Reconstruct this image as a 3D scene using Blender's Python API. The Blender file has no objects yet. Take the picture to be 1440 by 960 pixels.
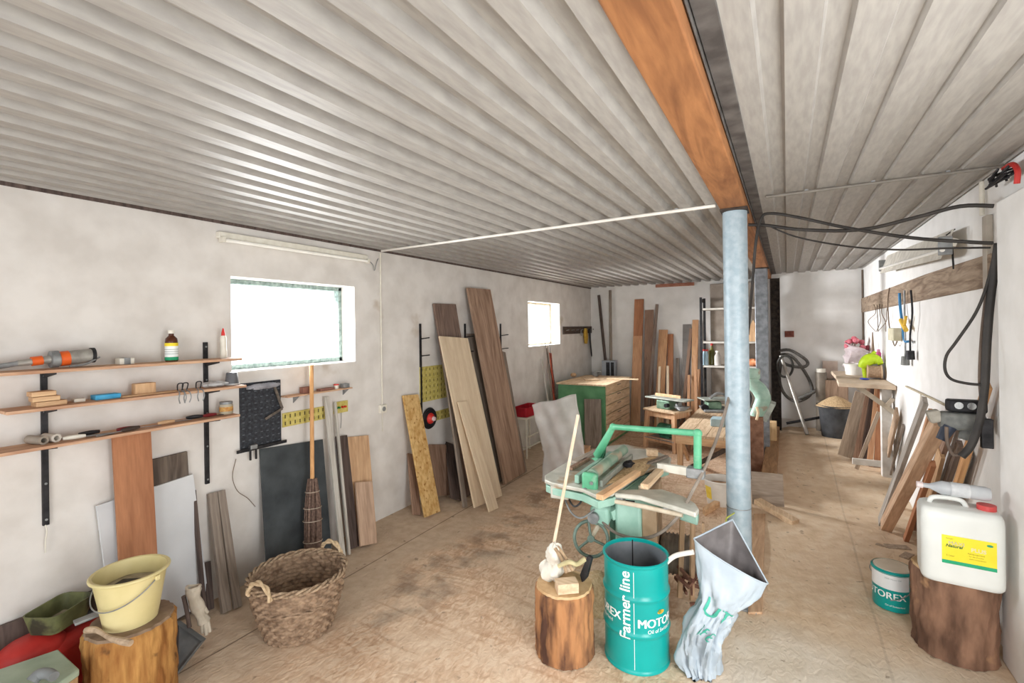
import bpy, bmesh, math, random
from mathutils import Vector, Matrix
random.seed(7)
S = bpy.context.scene
C = S.collection
V = Vector
# ------------------------------------------------------------ camera, world, lights, exposure
F, YAW, ROLL, EYE = 670.0, math.radians(30), 0.014, 1.8
RV = V((math.cos(YAW), math.sin(YAW), 0)); FV = V((-math.sin(YAW), math.cos(YAW), 0)); UP = V((0, 0, 1))
cr, sr = math.cos(ROLL), math.sin(ROLL)
cam = bpy.data.cameras.new('camera'); cam.sensor_width = 36; cam.lens = F / 1440 * 36
cam.shift_y = -19.6 / 1440; cam.clip_start = 0.02
camo = bpy.data.objects.new('camera', cam); C.objects.link(camo)
ax = RV * cr - UP * sr; ay = RV * sr + UP * cr; az = -FV
camo.matrix_world = Matrix(((ax.x, ay.x, az.x, 0), (ax.y, ay.y, az.y, 0), (ax.z, ay.z, az.z, EYE), (0, 0, 0, 1)))
S.camera = camo
W = bpy.data.worlds.new('world'); S.world = W; W.use_nodes = True
wb = W.node_tree.nodes['Background']; wb.inputs[0].default_value = (0.9, 0.95, 1.0, 1); wb.inputs[1].default_value = 2.6
S.cycles.diffuse_bounces = 8; S.cycles.max_bounces = 14; S.cycles.transparent_max_bounces = 12
S.view_settings.view_transform = 'Standard'; S.view_settings.look = 'None'
S.view_settings.gamma = 1; S.view_settings.use_curve_mapping = False
S.view_settings.exposure = 0.22
def area(name, loc, direction, sx, sy, power, col=(1, 1, 1), spread=180):
    l = bpy.data.lights.new(name, 'AREA'); l.shape = 'RECTANGLE'; l.size = sx; l.size_y = sy
    l.energy = power; l.color = col; l.spread = math.radians(spread)
    o = bpy.data.objects.new(name, l); C.objects.link(o); o.location = loc
    o.rotation_euler = V(direction).to_track_quat('-Z', 'Y').to_euler()
    return o
XL, XR, YB, YF, ZL, ZR = -3.36, 1.01, 8.95, -2.2, 2.56, 2.62
area('daylight_near_window', (XL - .45, 2.42, 1.70), (1, 0, -.3), 1.0, .65, 76, (.95, .98, 1), 130)
area('daylight_far_window', (XL - .9, 6.6, 1.85), (1, 0, -.25), 1.2, 1.0, 270, (.97, .98, 1), 95)
area('fill_behind_camera', (-.2, YF + .15, 1.4), (0.0, 1, -.12), 2.2, 2.1, 34, (1, .985, .96))  # added fill lamp behind the camera, an unseen source that lifts the whole room
area('fill_side_opening', (XR + .28, .6, 1.25), (-.32, .95, -.05), 1.2, 2.0, 80, (1, .985, .96))  # added fill lamp out of view on the right, brightening the rear

# ------------------------------------------------------------ pixel -> place helpers
def ray(px, py):
    u, v = px - 720, py - 460.4
    X = (u * cr - v * sr) / F; Y = -(u * sr + v * cr) / F
    return RV * X + FV + UP * Y
def at(px, py, x=None, y=None, z=None):
    d = ray(px, py)
    t = x / d.x if x is not None else (y / d.y if y is not None else (z - EYE) / d.z)
    return V((0, 0, EYE)) + d * t

# ------------------------------------------------------------ materials
MATS = {}
def _nt(name, rough, metal):
    m = bpy.data.materials.new(name); m.use_nodes = True
    nt = m.node_tree; b = nt.nodes['Principled BSDF']
    b.inputs['Roughness'].default_value = rough; b.inputs['Metallic'].default_value = metal
    b.inputs['Specular IOR Level'].default_value = 0.35
    MATS[name] = m
    return m, nt, b
def srgb(c):
    if isinstance(c, str):
        c = [int(c[i:i + 2], 16) / 255 for i in (0, 2, 4)]
    return tuple(((x / 12.92) if x <= .04045 else ((x + .055) / 1.055) ** 2.4) for x in c) + (1,)
def mat(name, c1, c2=None, rough=.7, metal=0, scale=8, bump=0.15, stretch=(1, 1, 1), detail=6, pos=(.35, .65), alpha=1, trans=0, spots=None):
    if name in MATS: return MATS[name]
    m, nt, b = _nt(name, rough, metal)
    N, L = nt.nodes, nt.links
    tc = N.new('ShaderNodeTexCoord'); mp = N.new('ShaderNodeMapping'); mp.inputs['Scale'].default_value = stretch
    L.new(tc.outputs['Object'], mp.inputs[0])
    no = N.new('ShaderNodeTexNoise'); no.inputs['Scale'].default_value = scale; no.inputs['Detail'].default_value = detail
    L.new(mp.outputs[0], no.inputs[0])
    r = N.new('ShaderNodeValToRGB'); r.color_ramp.elements[0].position = pos[0]; r.color_ramp.elements[1].position = pos[1]
    r.color_ramp.elements[0].color = srgb(c1); r.color_ramp.elements[1].color = srgb(c2 or c1)
    L.new(no.outputs[0], r.inputs[0])
    out = r.outputs[0]
    if spots:
        n2 = N.new('ShaderNodeTexNoise'); n2.inputs['Scale'].default_value = spots[1]; n2.inputs['Detail'].default_value = 4
        L.new(tc.outputs['Object'], n2.inputs[0])
        r2 = N.new('ShaderNodeValToRGB'); r2.color_ramp.elements[0].position = spots[2]; r2.color_ramp.elements[1].position = spots[2] + .08
        L.new(n2.outputs[0], r2.inputs[0])
        mx = N.new('ShaderNodeMix'); mx.data_type = 'RGBA'; L.new(r2.outputs[0], mx.inputs[0]); L.new(out, mx.inputs[6])
        mx.inputs[7].default_value = srgb(spots[0]); out = mx.outputs[2]
    L.new(out, b.inputs['Base Color'])
    if bump:
        bp = N.new('ShaderNodeBump'); bp.inputs['Strength'].default_value = bump; bp.inputs['Distance'].default_value = .01
        L.new(no.outputs[0], bp.inputs['Height']); L.new(bp.outputs[0], b.inputs['Normal'])
    if alpha < 1: b.inputs['Alpha'].default_value = alpha
    if trans: b.inputs['Transmission Weight'].default_value = trans
    return m
def wood(name, c1, c2, axis='z', rings=14, rough=.75, dust=None, sat=.88):
    if name in MATS: return MATS[name]
    m, nt, b = _nt(name, rough, 0)
    N, L = nt.nodes, nt.links
    tc = N.new('ShaderNodeTexCoord'); mp = N.new('ShaderNodeMapping')
    s = {'z': (1, 1, .11), 'y': (1, .11, 1), 'x': (.11, 1, 1)}[axis]; mp.inputs['Scale'].default_value = s
    L.new(tc.outputs['Object'], mp.inputs[0])
    no = N.new('ShaderNodeTexNoise'); no.inputs['Scale'].default_value = rings; no.inputs['Detail'].default_value = 8
    no.inputs['Distortion'].default_value = 2.2; L.new(mp.outputs[0], no.inputs[0])
    r = N.new('ShaderNodeValToRGB'); r.color_ramp.elements[0].position = .34; r.color_ramp.elements[1].position = .62
    r.color_ramp.elements[0].color = srgb(c1); r.color_ramp.elements[1].color = srgb(c2); L.new(no.outputs[0], r.inputs[0])
    f = N.new('ShaderNodeTexNoise'); f.inputs['Scale'].default_value = 90; f.inputs['Detail'].default_value = 3; L.new(mp.outputs[0], f.inputs[0])
    mx = N.new('ShaderNodeMix'); mx.data_type = 'RGBA'; mx.blend_type = 'OVERLAY'; mx.inputs[0].default_value = .22
    L.new(r.outputs[0], mx.inputs[6]); L.new(f.outputs[0], mx.inputs[7])
    out = mx.outputs[2]
    if dust:
        n2 = N.new('ShaderNodeTexNoise'); n2.inputs['Scale'].default_value = 3.5; L.new(tc.outputs['Object'], n2.inputs[0])
        r2 = N.new('ShaderNodeValToRGB'); r2.color_ramp.elements[0].position = .42; r2.color_ramp.elements[1].position = .62
        L.new(n2.outputs[0], r2.inputs[0]); m2 = N.new('ShaderNodeMix'); m2.data_type = 'RGBA'
        L.new(r2.outputs[0], m2.inputs[0]); L.new(out, m2.inputs[6]); m2.inputs[7].default_value = srgb(dust); out = m2.outputs[2]
    hs = N.new('ShaderNodeHueSaturation'); hs.inputs['Saturation'].default_value = sat; L.new(out, hs.inputs['Color'])
    L.new(hs.outputs[0], b.inputs['Base Color'])
    bp = N.new('ShaderNodeBump'); bp.inputs['Strength'].default_value = .25; bp.inputs['Distance'].default_value = .004
    L.new(no.outputs[0], bp.inputs['Height']); L.new(bp.outputs[0], b.inputs['Normal'])
    return m

# ------------------------------------------------------------ mesh builder
class MB:
    def __init__(s): s.bm = bmesh.new()
    def add(s, verts, faces):
        vs = [s.bm.verts.new(v) for v in verts]
        for f in faces:
            try: s.bm.faces.new([vs[i] for i in f])
            except ValueError: pass
        return s
    def box(s, c, d, M=None):
        """centre, full size, optional 3x3/4x4 rotation"""
        c = V(c); h = V(d) / 2; vs = []
        for i in range(8):
            p = V((h.x * (1 if i & 1 else -1), h.y * (1 if i & 2 else -1), h.z * (1 if i & 4 else -1)))
            if M is not None: p = M @ p
            vs.append(c + p)
        return s.add(vs, [(0, 2, 3, 1), (4, 5, 7, 6), (0, 1, 5, 4), (2, 6, 7, 3), (0, 4, 6, 2), (1, 3, 7, 5)])
    def bb(s, x0, x1, y0, y1, z0, z1):
        return s.box(((x0 + x1) / 2, (y0 + y1) / 2, (z0 + z1) / 2), (abs(x1 - x0), abs(y1 - y0), abs(z1 - z0)))
    def beam(s, p, q, w, h, up=(0, 0, 1)):
        p, q = V(p), V(q); a = (q - p); L = a.length; a.normalize(); u = V(up)
        b = a.cross(u)
        if b.length < 1e-4: b = a.cross(V((1, 0, 0)))
        b.normalize(); u = b.cross(a)
        M = Matrix((a, b, u)).transposed()
        return s.box((p + q) / 2, (L, w, h), M)
    def ring(s, c, a, r, n):
        a = V(a).normalized(); t = V((0, 0, 1)) if abs(a.z) < .9 else V((1, 0, 0))
        u = a.cross(t).normalized(); v = a.cross(u)
        return [V(c) + (u * math.cos(2 * math.pi * i / n) + v * math.sin(2 * math.pi * i / n)) * r for i in range(n)]
    def cyl(s, p, q, r, r2=None, n=20, caps=True):
        p, q = V(p), V(q); r2 = r if r2 is None else r2
        A = s.ring(p, q - p, r, n); B = s.ring(q, q - p, r2, n)
        f = [(i, (i + 1) % n, n + (i + 1) % n, n + i) for i in range(n)]
        if caps: f += [tuple(range(n))[::-1], tuple(range(n, 2 * n))]
        return s.add(A + B, f)
    def tube(s, pts, r, n=10, sub=5, closed=False):
        P = [V(p) for p in pts]
        if sub and len(P) > 2:
            Q = []; m = len(P)
            for i in range(m - (0 if closed else 1)):
                g = lambda k: P[k % m] if closed else P[max(0, min(m - 1, k))]
                a, b, c, d = g(i - 1), g(i), g(i + 1), g(i + 2)
                for k in range(sub):
                    t = k / sub
                    Q.append(.5 * ((2 * b) + (c - a) * t + (2 * a - 5 * b + 4 * c - d) * t * t + (3 * b - a - 3 * c + d) * t ** 3))
            if not closed: Q.append(P[-1])
            P = Q
        rr = r if callable(r) else (lambda t: r)
        m = len(P); vs = []; u = None
        for i, p in enumerate(P):
            a = (P[(i + 1) % m] - P[i - 1]) if closed else (P[min(i + 1, m - 1)] - P[max(i - 1, 0)])
            a.normalize()
            if u is None:
                t = V((0, 0, 1)) if abs(a.z) < .9 else V((1, 0, 0)); u = a.cross(t)
            u = (u - a * u.dot(a)).normalized(); v = a.cross(u)
            R = rr(i / max(1, m - 1))
            vs += [p + (u * math.cos(2 * math.pi * k / n) + v * math.sin(2 * math.pi * k / n)) * R for k in range(n)]
        f = []
        for i in range(m if closed else m - 1):
            for k in range(n):
                j = (i + 1) % m
                f.append((i * n + k, i * n + (k + 1) % n, j * n + (k + 1) % n, j * n + k))
        if not closed: f += [tuple(range(n))[::-1], tuple(range((m - 1) * n, m * n))]
        return s.add(vs, f)
    def lathe(s, prof, c=(0, 0, 0), axis=(0, 0, 1), n=32, fn=None):
        """profile [(r, h)...]; r==0 closes; fn(theta, i) -> radius factor"""
        a = V(axis).normalized(); t = V((1, 0, 0)) if abs(a.x) < .9 else V((0, 1, 0))
        u = (t - a * t.dot(a)).normalized(); v = a.cross(u); c = V(c); vs = []; idx = []
        for i, (r, h) in enumerate(prof):
            if r < 1e-6: idx.append([len(vs)]); vs.append(c + a * h)
            else:
                idx.append(list(range(len(vs), len(vs) + n)))
                for k in range(n):
                    th = 2 * math.pi * k / n; R = r * (fn(th, i) if fn else 1)
                    vs.append(c + a * h + (u * math.cos(th) + v * math.sin(th)) * R)
        f = []
        for A, B in zip(idx, idx[1:]):
            for k in range(n):
                k2 = (k + 1) % n
                if len(A) == 1 and len(B) == 1: continue
                if len(A) == 1: f.append((A[0], B[k2], B[k]))
                elif len(B) == 1: f.append((A[k], A[k2], B[0]))
                else: f.append((A[k], A[k2], B[k2], B[k]))
        return s.add(vs, f)
    def prism(s, poly, vec):
        n = len(poly); P = [V(p) for p in poly]; vec = V(vec)
        return s.add(P + [p + vec for p in P], [tuple(range(n)), tuple(range(n, 2 * n))[::-1]] + [(i, n + i, n + (i + 1) % n, (i + 1) % n) for i in range(n)])
    def sph(s, c, r, sc=(1, 1, 1), n=14, fn=None, M=None):
        c = V(c); vs = [c + (M @ V((0, 0, -r * sc[2])) if M else V((0, 0, -r * sc[2])))]; m = n // 2
        for i in range(1, m):
            ph = -math.pi / 2 + math.pi * i / m
            for k in range(n):
                th = 2 * math.pi * k / n; R = r * (fn(th, ph) if fn else 1)
                p = V((math.cos(th) * math.cos(ph) * R * sc[0], math.sin(th) * math.cos(ph) * R * sc[1], math.sin(ph) * R * sc[2]))
                vs.append(c + (M @ p if M else p))
        vs.append(c + (M @ V((0, 0, r * sc[2])) if M else V((0, 0, r * sc[2]))))
        f = []
        for k in range(n):
            k2 = (k + 1) % n
            f.append((0, 1 + k2, 1 + k)); f.append((len(vs) - 1, 1 + (m - 2) * n + k, 1 + (m - 2) * n + k2))
            for i in range(m - 2): f.append((1 + i * n + k, 1 + i * n + k2, 1 + (i + 1) * n + k2, 1 + (i + 1) * n + k))
        return s.add(vs, f)
ORG = {}
def build(name, mb, m, parent=None, origin=None, bevel=0, smooth=35, kind=None):
    bm = mb.bm
    bmesh.ops.remove_doubles(bm, verts=bm.verts, dist=1e-6)
    bmesh.ops.recalc_face_normals(bm, faces=bm.faces)
    me = bpy.data.meshes.new(name)
    if parent is not None: o0 = ORG[parent.name]
    elif origin is not None: o0 = V(origin)
    else:
        xs = [v.co for v in bm.verts]
        o0 = V(((min(v.x for v in xs) + max(v.x for v in xs)) / 2, (min(v.y for v in xs) + max(v.y for v in xs)) / 2, min(v.z for v in xs)))
    for v in bm.verts: v.co -= o0
    bm.to_mesh(me); bm.free()
    for p in me.polygons: p.use_smooth = True
    me.set_sharp_from_angle(angle=math.radians(smooth))
    me.materials.append(m)
    o = bpy.data.objects.new(name, me); C.objects.link(o)
    if parent is not None: o.parent = parent
    else: o.location = o0
    ORG[o.name] = o0
    if bevel:
        bv = o.modifiers.new('bevel', 'BEVEL'); bv.width = bevel; bv.segments = 2; bv.limit_method = 'ANGLE'
    if kind: o['kind'] = kind
    return o
def thing(name, label, cat, loc, group=None):
    o = bpy.data.objects.new(name, None); o.empty_display_size = .05; C.objects.link(o); o.location = loc
    ORG[o.name] = V(loc); o['label'] = label; o['category'] = cat
    if group: o['group'] = group
    return o
def tag(o, label, cat, group=None, kind=None):
    o['label'] = label; o['category'] = cat
    if group: o['group'] = group
    if kind: o['kind'] = kind
    return o
def struct(name, mb, m, **k): return build(name, mb, m, kind='structure', **k)
def copy_tree(o, parent=None):
    c = o.copy(); C.objects.link(c)
    if parent is not None: c.parent = parent
    for ch in [q for q in list(bpy.data.objects) if q.parent == o]: copy_tree(ch, c)
    return c
def local_obj(name, mb, m, M, parent=None, bevel=0, smooth=35):
    """mesh given in a local frame, placed with matrix M (top-level)"""
    o = build(name, mb, m, origin=(0, 0, 0), bevel=bevel, smooth=smooth); o.location = (0, 0, 0)
    o.matrix_world = M; ORG[o.name] = V((0, 0, 0)); return o
def text_bm(txt, size, offset=0.0, align='CENTER', cuts=0, shear=0.0, extrude=0.0):
    bold = offset if 'M' in txt and offset > 0 else 0; offset = 0 if bold else offset
    cu = bpy.data.curves.new('lettering', 'FONT'); cu.body = txt; cu.size = size; cu.offset = offset; cu.align_x = align; cu.shear = shear
    cu.extrude = extrude; cu.resolution_u = 4
    o = bpy.data.objects.new('lettering', cu); C.objects.link(o)
    dg = bpy.context.evaluated_depsgraph_get(); me = bpy.data.meshes.new_from_object(o.evaluated_get(dg))
    mb = MB(); mb.bm.from_mesh(me); bpy.data.objects.remove(o)
    if bold:
        for v in mb.bm.verts: v.co.x -= bold
        for k in (1, 2):
            g_ = bmesh.ops.duplicate(mb.bm, geom=mb.bm.verts[:] + mb.bm.faces[:] if k == 1 else base_)['geom']; base_ = g_
            for v in g_:
                if isinstance(v, bmesh.types.BMVert): v.co.x += bold
    bmesh.ops.triangulate(mb.bm, faces=mb.bm.faces)
    for _ in range(cuts):
        bmesh.ops.subdivide_edges(mb.bm, edges=[e for e in mb.bm.edges if e.calc_length() > size * .22], cuts=1)
        bmesh.ops.triangulate(mb.bm, faces=mb.bm.faces)
    return mb
def place_text(mb, fn):
    for v in mb.bm.verts: v.co = fn(v.co.x, v.co.y, v.co.z)
    return mb

# ------------------------------------------------------------ leaning boards
def lean(name, label, cat, base, top, w, t, m, plane='L', off=0.0, group=None, bevel=.0015, gap=.006, basez=0.0, bx=None, twist=0):
    """base: pixel on the floor of the middle of the foot; top: pixel of the middle of the upper edge, lying against the wall.
    w width along the wall, t thickness."""
    b = at(*base, z=basez) if not isinstance(base, V) else base.copy()
    if bx is not None: q_ = at(base[0], base[1], x=bx); b = V((bx, q_.y, 0))
    if isinstance(top, V): tp = top.copy()
    elif plane == 'L': tp = at(*top, x=XL + off + t / 2 + gap)
    elif plane == 'R': tp = at(*top, x=XR - off - t / 2 - gap)
    else: tp = at(*top, y=YB - off - t / 2 - gap)
    if plane == 'L': b.x = max(b.x, tp.x + .03)
    if plane == 'R': b.x = min(b.x, tp.x - .03)
    if plane == 'B': b.y = min(b.y, tp.y - .03)
    a = tp - b; L = a.length; a.normalize()
    wv = V((0, 1, 0)) if plane in 'LR' else V((1, 0, 0))
    if twist: wv = Matrix.Rotation(twist, 3, 'Z') @ wv
    wv = (wv - a * wv.dot(a)).normalized(); nv = a.cross(wv)
    M = Matrix((wv, nv, a)).transposed().to_4x4(); 
    b = b + UP * (abs(wv.z) * w / 2 + abs(nv.z) * t / 2 + .001)
    M.translation = b
    mb = MB()
    n = 6; 
    mb.box((0, 0, L / 2), (w, t, L))
    o = local_obj(name, mb, m, M, bevel=bevel); tag(o, label, cat, group); return o
# ============================================================ SETTING
WHITE = mat('whitewash', 'cfcac4', 'dedad5', rough=.9, scale=5, bump=.35, detail=9, spots=('c0b5a8', 2.2, .66))
WHITE_R = mat('whitewash_clean', 'dcdad6', 'e6e4e1', rough=.9, scale=5, bump=.3, detail=9)
TIN = mat('ribbed_sheet', '9a9691', 'a8a49e', rough=.55, metal=.1, scale=22, bump=.05, stretch=(2.5, .4, 1))
STEEL = mat('galvanised_steel', '93a4ae', 'a6b4bc', rough=.5, metal=.15, scale=24, bump=.03)
RUST = mat('rusty_steel', '2f2a27', '4c423b', rough=.7, metal=.4, scale=20)
DARKM = mat('dark_steel', '232224', '3b3a3c', rough=.55, metal=.5, scale=20)
GREYM = mat('grey_steel', '7d7f80', '9a9c9c', rough=.5, metal=.4, scale=20)
BLACK = mat('black_rubber', '17171a', '26262a', rough=.6, scale=30, bump=.05)
CREAM = mat('cream_plastic', 'd9d4c6', 'e4e0d4', rough=.45, scale=20, bump=0)
PINE = wood('pine', 'b98a5a', 'd6ad7c'); PINEX = wood('pine_x', 'b98a5a', 'd6ad7c', 'x'); PINEY = wood('pine_y', 'b98a5a', 'd6ad7c', 'y')
DUSTPINE = wood('dusty_pine', 'b3906c', 'cfb08c'); DUSTPINEY = wood('dusty_pine_y', 'b89670', 'd6b892', 'y')
BEAM = wood('beam_timber', '7d4c22', 'a16833', 'y', rings=9, sat=.92)
GREYWOOD = wood('grey_wood', '76685a', '95877a'); BROWNWOOD = wood('brown_wood', '7c5b45', 'a07d64')
DARKWOOD = wood('dark_wood', '453732', '63524a'); ORANGEWOOD = wood('orange_wood', '9a6340', 'b27850', rings=7, sat=.95)
DARKWOODY = wood('dark_wood_y', '3b2e26', '57463b', 'y')

# floor: one undulating surface, sawdust drifted against the rear right
def drift(x, y):
    h = 0.0
    if x > -.35:
        k = min(1, (x + .35) / .35); g = max(0, min(1, (y - 4.6) / 3.6)); g = g * g * (3 - 2 * g)
        h = k * (.15 * g + .018 * math.sin(y * 4.1 + x * 1.3) * min(1, max(0, (y - 3.2) / 1.5)))
    return h
mb = MB(); nx, ny = 96, 240; x0, x1, y0, y1 = XL - .05, XR + .35, YF, YB + .1
vs = [(x0 + (x1 - x0) * i / nx, y0 + (y1 - y0) * j / ny, drift(x0 + (x1 - x0) * i / nx, y0 + (y1 - y0) * j / ny)) for j in range(ny + 1) for i in range(nx + 1)]
mb.add(vs, [(j * (nx + 1) + i, j * (nx + 1) + i + 1, (j + 1) * (nx + 1) + i + 1, (j + 1) * (nx + 1) + i) for j in range(ny) for i in range(nx)])
def floor_material():
    m, nt, b = _nt('workshop_floor', .85, 0); N, L = nt.nodes, nt.links
    tc = N.new('ShaderNodeTexCoord'); sx = N.new('ShaderNodeSeparateXYZ'); L.new(tc.outputs['Object'], sx.inputs[0])
    def noise(sc, det=6, dist=0, st=(1, 1, 1), rot=0):
        mp = N.new('ShaderNodeMapping'); mp.inputs['Scale'].default_value = st; mp.inputs['Rotation'].default_value = (0, 0, rot)
        L.new(tc.outputs['Object'], mp.inputs[0]); n = N.new('ShaderNodeTexNoise')
        n.inputs['Scale'].default_value = sc; n.inputs['Detail'].default_value = det; n.inputs['Distortion'].default_value = dist
        L.new(mp.outputs[0], n.inputs[0]); return n.outputs[0]
    def ramp(src, stops):
        r = N.new('ShaderNodeValToRGB'); e = r.color_ramp.elements
        while len(e) < len(stops): e.new(.5)
        for k, (p, c) in enumerate(stops): e[k].position = p; e[k].color = srgb(c) if isinstance(c, str) else (c, c, c, 1)
        L.new(src, r.inputs[0]); return r.outputs[0]
    def mix(f, a, c, mode='MIX'):
        x = N.new('ShaderNodeMix'); x.data_type = 'RGBA'; x.blend_type = mode
        if isinstance(f, float): x.inputs[0].default_value = f
        else: L.new(f, x.inputs[0])
        L.new(a, x.inputs[6])
        if isinstance(c, str): x.inputs[7].default_value = srgb(c)
        else: L.new(c, x.inputs[7])
        return x.outputs[2]
    def math_(op, a, c):
        x = N.new('ShaderNodeMath'); x.operation = op
        for k, q in enumerate((a, c)):
            if isinstance(q, (int, float)): x.inputs[k].default_value = q
            else: L.new(q, x.inputs[k])
        return x.outputs[0]
    def rng(src, a, c, lo=0., hi=1.):
        x = N.new('ShaderNodeMapRange'); x.inputs[1].default_value = a; x.inputs[2].default_value = c; x.inputs[3].default_value = lo; x.inputs[4].default_value = hi
        x.interpolation_type = 'SMOOTHSTEP'; L.new(src, x.inputs[0]); return x.outputs[0]
    X, Y = sx.outputs[0], sx.outputs[1]
    wob = noise(2.2, 3)
    Xw = math_('ADD', X, math_('MULTIPLY', math_('SUBTRACT', wob, .5), .7))
    chip = ramp(noise(26, 8, 1.5, (1, .45, 1), .5), [(.3, 'bd9a7c'), (.48, 'd6b698'), (.62, 'e4cbb0')])
    chip = mix(ramp(noise(3, 4), [(.4, 0.), (.68, .65)]), chip, 'e2ccb2')
    chip = mix(ramp(noise(7, 7, 1.0, (.35, 1.6, 1), .35), [(.52, 0.), (.63, .45)]), chip, 'b48c6c')
    # dusty concrete strip along the left wall
    dust = ramp(noise(12, 8), [(.35, 'c2ab92'), (.65, 'd2bea6')])
    col = mix(rng(Xw, -2.65, -2.25), dust, chip)
    # worn dark streak where the strip meets the boards
    band = math_('MULTIPLY', rng(Xw, -2.55, -2.3), math_('SUBTRACT', 1., rng(Xw, -2.15, -1.8)))
    band = math_('MULTIPLY', band, math_('MULTIPLY', rng(Y, 1.6, 2.3), math_('SUBTRACT', 1., rng(Y, 4.4, 5.4))))
    band = math_('MULTIPLY', band, ramp(noise(4.5, 8), [(.44, 0.), (.62, 1.)]))
    col = mix(math_('MULTIPLY', band, .5), col, '54443a')
    # saw dust on the right of the posts
    saw = ramp(noise(9, 9), [(.3, 'cfb596'), (.5, 'dac2a5'), (.7, 'e2cfb6')])
    col = mix(rng(Xw, -.62, -.15), col, saw)
    conc = ramp(noise(5, 9), [(.35, 'c6b9a6'), (.65, 'd6ccbd')])
    col = mix(math_('MULTIPLY', rng(X, -.5, -.2), math_('SUBTRACT', 1., rng(math_('ADD', Y, math_('MULTIPLY', wob, .5)), 3.2, 3.7))), col, conc)
    col = mix(rng(noise(16, 5), .66, .72, 0, .55), col, '7d6a58')
    for sxp, w_, k_ in ((-2.8, .007, .75), (.44, .010, .16)):
        ab = N.new('ShaderNodeMath'); ab.operation = 'ABSOLUTE'; L.new(math_('ADD', math_('SUBTRACT', X, sxp), math_('MULTIPLY', math_('SUBTRACT', wob, .5), .012)), ab.inputs[0])
        col = mix(math_('MULTIPLY', math_('SUBTRACT', 1., rng(ab.outputs[0], w_ * .4, w_)), k_), col, '5e4a3a')
    L.new(col, b.inputs['Base Color'])
    bp = N.new('ShaderNodeBump'); bp.inputs['Strength'].default_value = .6; bp.inputs['Distance'].default_value = .012
    L.new(math_('ADD', noise(28, 8, 1, (1, .6, 1), .5), math_('MULTIPLY', noise(5, 4), 1.2)), bp.inputs['Height']); L.new(bp.outputs[0], b.inputs['Normal'])
    return m
FLOORM = floor_material()
struct('floor', mb, FLOORM, smooth=80, origin=(0, 0, 0))
# dusty strip edge board on the left floor: low wooden sill the boards stand on
# left wall with two window holes
ya, yb_ = at(325, 450, x=XL).y, at(499, 450, x=XL).y; za, zb = at(499, 509, x=XL).z, at(499, 403, x=XL).z
yc, yd = at(743, 455, x=XL).y, at(787, 455, x=XL).y; zc, zd = at(787, 484, x=XL).z, at(787, 427, x=XL).z
TH = .34
mb = MB(); zt = 2.75
for a, b_ in ((YF, ya), (yb_, yc), (yd, YB + .3)): mb.bb(XL - TH, XL, a, b_, -.1, zt)
mb.bb(XL - TH, XL, ya, yb_, -.1, za); mb.bb(XL - TH, XL, ya, yb_, zb, zt)
mb.bb(XL - TH, XL, yc, yd, -.1, zc); mb.bb(XL - TH, XL, yc, yd, zd, zt)
struct('wall_left', mb, WHITE, origin=(0, 0, 0))
struct('wall_back', MB().bb(XL - TH, XR + .5, YB, YB + .3, -.1, zt), WHITE_R, origin=(0, 0, 0))
# right wall: main face, unseen opening added for the side fill lamp, thicker lower wall in front
mb = MB(); mb.bb(XR, XR + .34, 1.6, YB, -.1, zt); mb.bb(XR, XR + .34, YF, -.4, -.1, zt); mb.bb(XR, XR + .34, -.4, 1.6, 2.25, zt)
struct('wall_right', mb, WHITE_R, origin=(0, 0, 0))
JX = .965; JY = at(1404, 560, x=JX).y
struct('trim_1', MB().bb(JX, XR + .02, 1.6, JY, 0, 2.43), WHITE_R, bevel=.012)
struct('wall_front', MB().bb(XL - TH, -2.9, YF - .2, YF, -.1, zt).bb(-2.9, XR + .34, YF - .2, YF, 2.35, zt).bb(.95, XR + .34, YF - .2, YF, -.1, zt), WHITE, origin=(0, 0, 0))  # wide unseen opening, added to let in fill from behind the camera

def sheets(x0, x1, z, period, w, phase, depth=.032, slope=.014, t=.006):
    """trapezoidal ribbed sheet seen from below: flats at z, grooves pushed up"""
    pts = []; k = math.floor((x0 - phase) / period) - 1
    while True:
        g0 = phase + k * period; g1 = g0 + w
        if g0 - slope > x1: break
        pts += [(g0 - slope, 0), (g0, depth), (g1, depth), (g1 + slope, 0)]; k += 1
    out = []
    for i in range(len(pts) - 1):
        (ax_, ah), (bx_, bh) = pts[i], pts[i + 1]
        if bx_ <= x0 or ax_ >= x1: continue
        f = lambda x: ah + (bh - ah) * (x - ax_) / (bx_ - ax_)
        a2, b2 = max(ax_, x0), min(bx_, x1)
        if not out: out.append((a2, f(a2)))
        out.append((b2, f(b2)))
    mb = MB(); n = len(out)
    for zz in (0, t):
        pass
    vs = [(x, y, z + h + dz) for dz in (0, t) for y in (YF - .2, YB) for x, h in out]
    F_ = []
    for i in range(n - 1):
        F_.append((i, i + 1, n + i + 1, n + i)); F_.append((2 * n + i, 3 * n + i, 3 * n + i + 1, 2 * n + i + 1))
    mb.add(vs, F_); return mb
struct('ceiling', sheets(XL, -.30, ZL, .1565, .062, -.985, depth=.042), TIN, origin=(0, 0, 0), smooth=12)
struct('ceiling', sheets(-.20, XR + .02, ZR, .1655, .055, -.062, depth=.02, slope=.01), TIN, origin=(0, 0, 0), smooth=12)
struct('ceiling', MB().bb(XL - TH, XR + .4, YF - .2, YB + .3, 2.72, 2.76), DARKWOOD, origin=(0, 0, 0))
# beam with long drying cracks
mb = MB(); mb.bb(-.366, -.216, YF - .2, YB, 2.54, 2.715)
o = struct('trim_2', mb, BEAM, origin=(0, 0, 0), bevel=.006)
struct('trim_3', MB().bb(-.205, -.145, YF, YB, 2.615, 2.70).bb(-.213, -.207, YF, YB, 2.60, 2.69), mat('sooty_channel', '4a4644', '6a6663', rough=.7, metal=.2, scale=10), origin=(0, 0, 0), bevel=.004)
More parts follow.
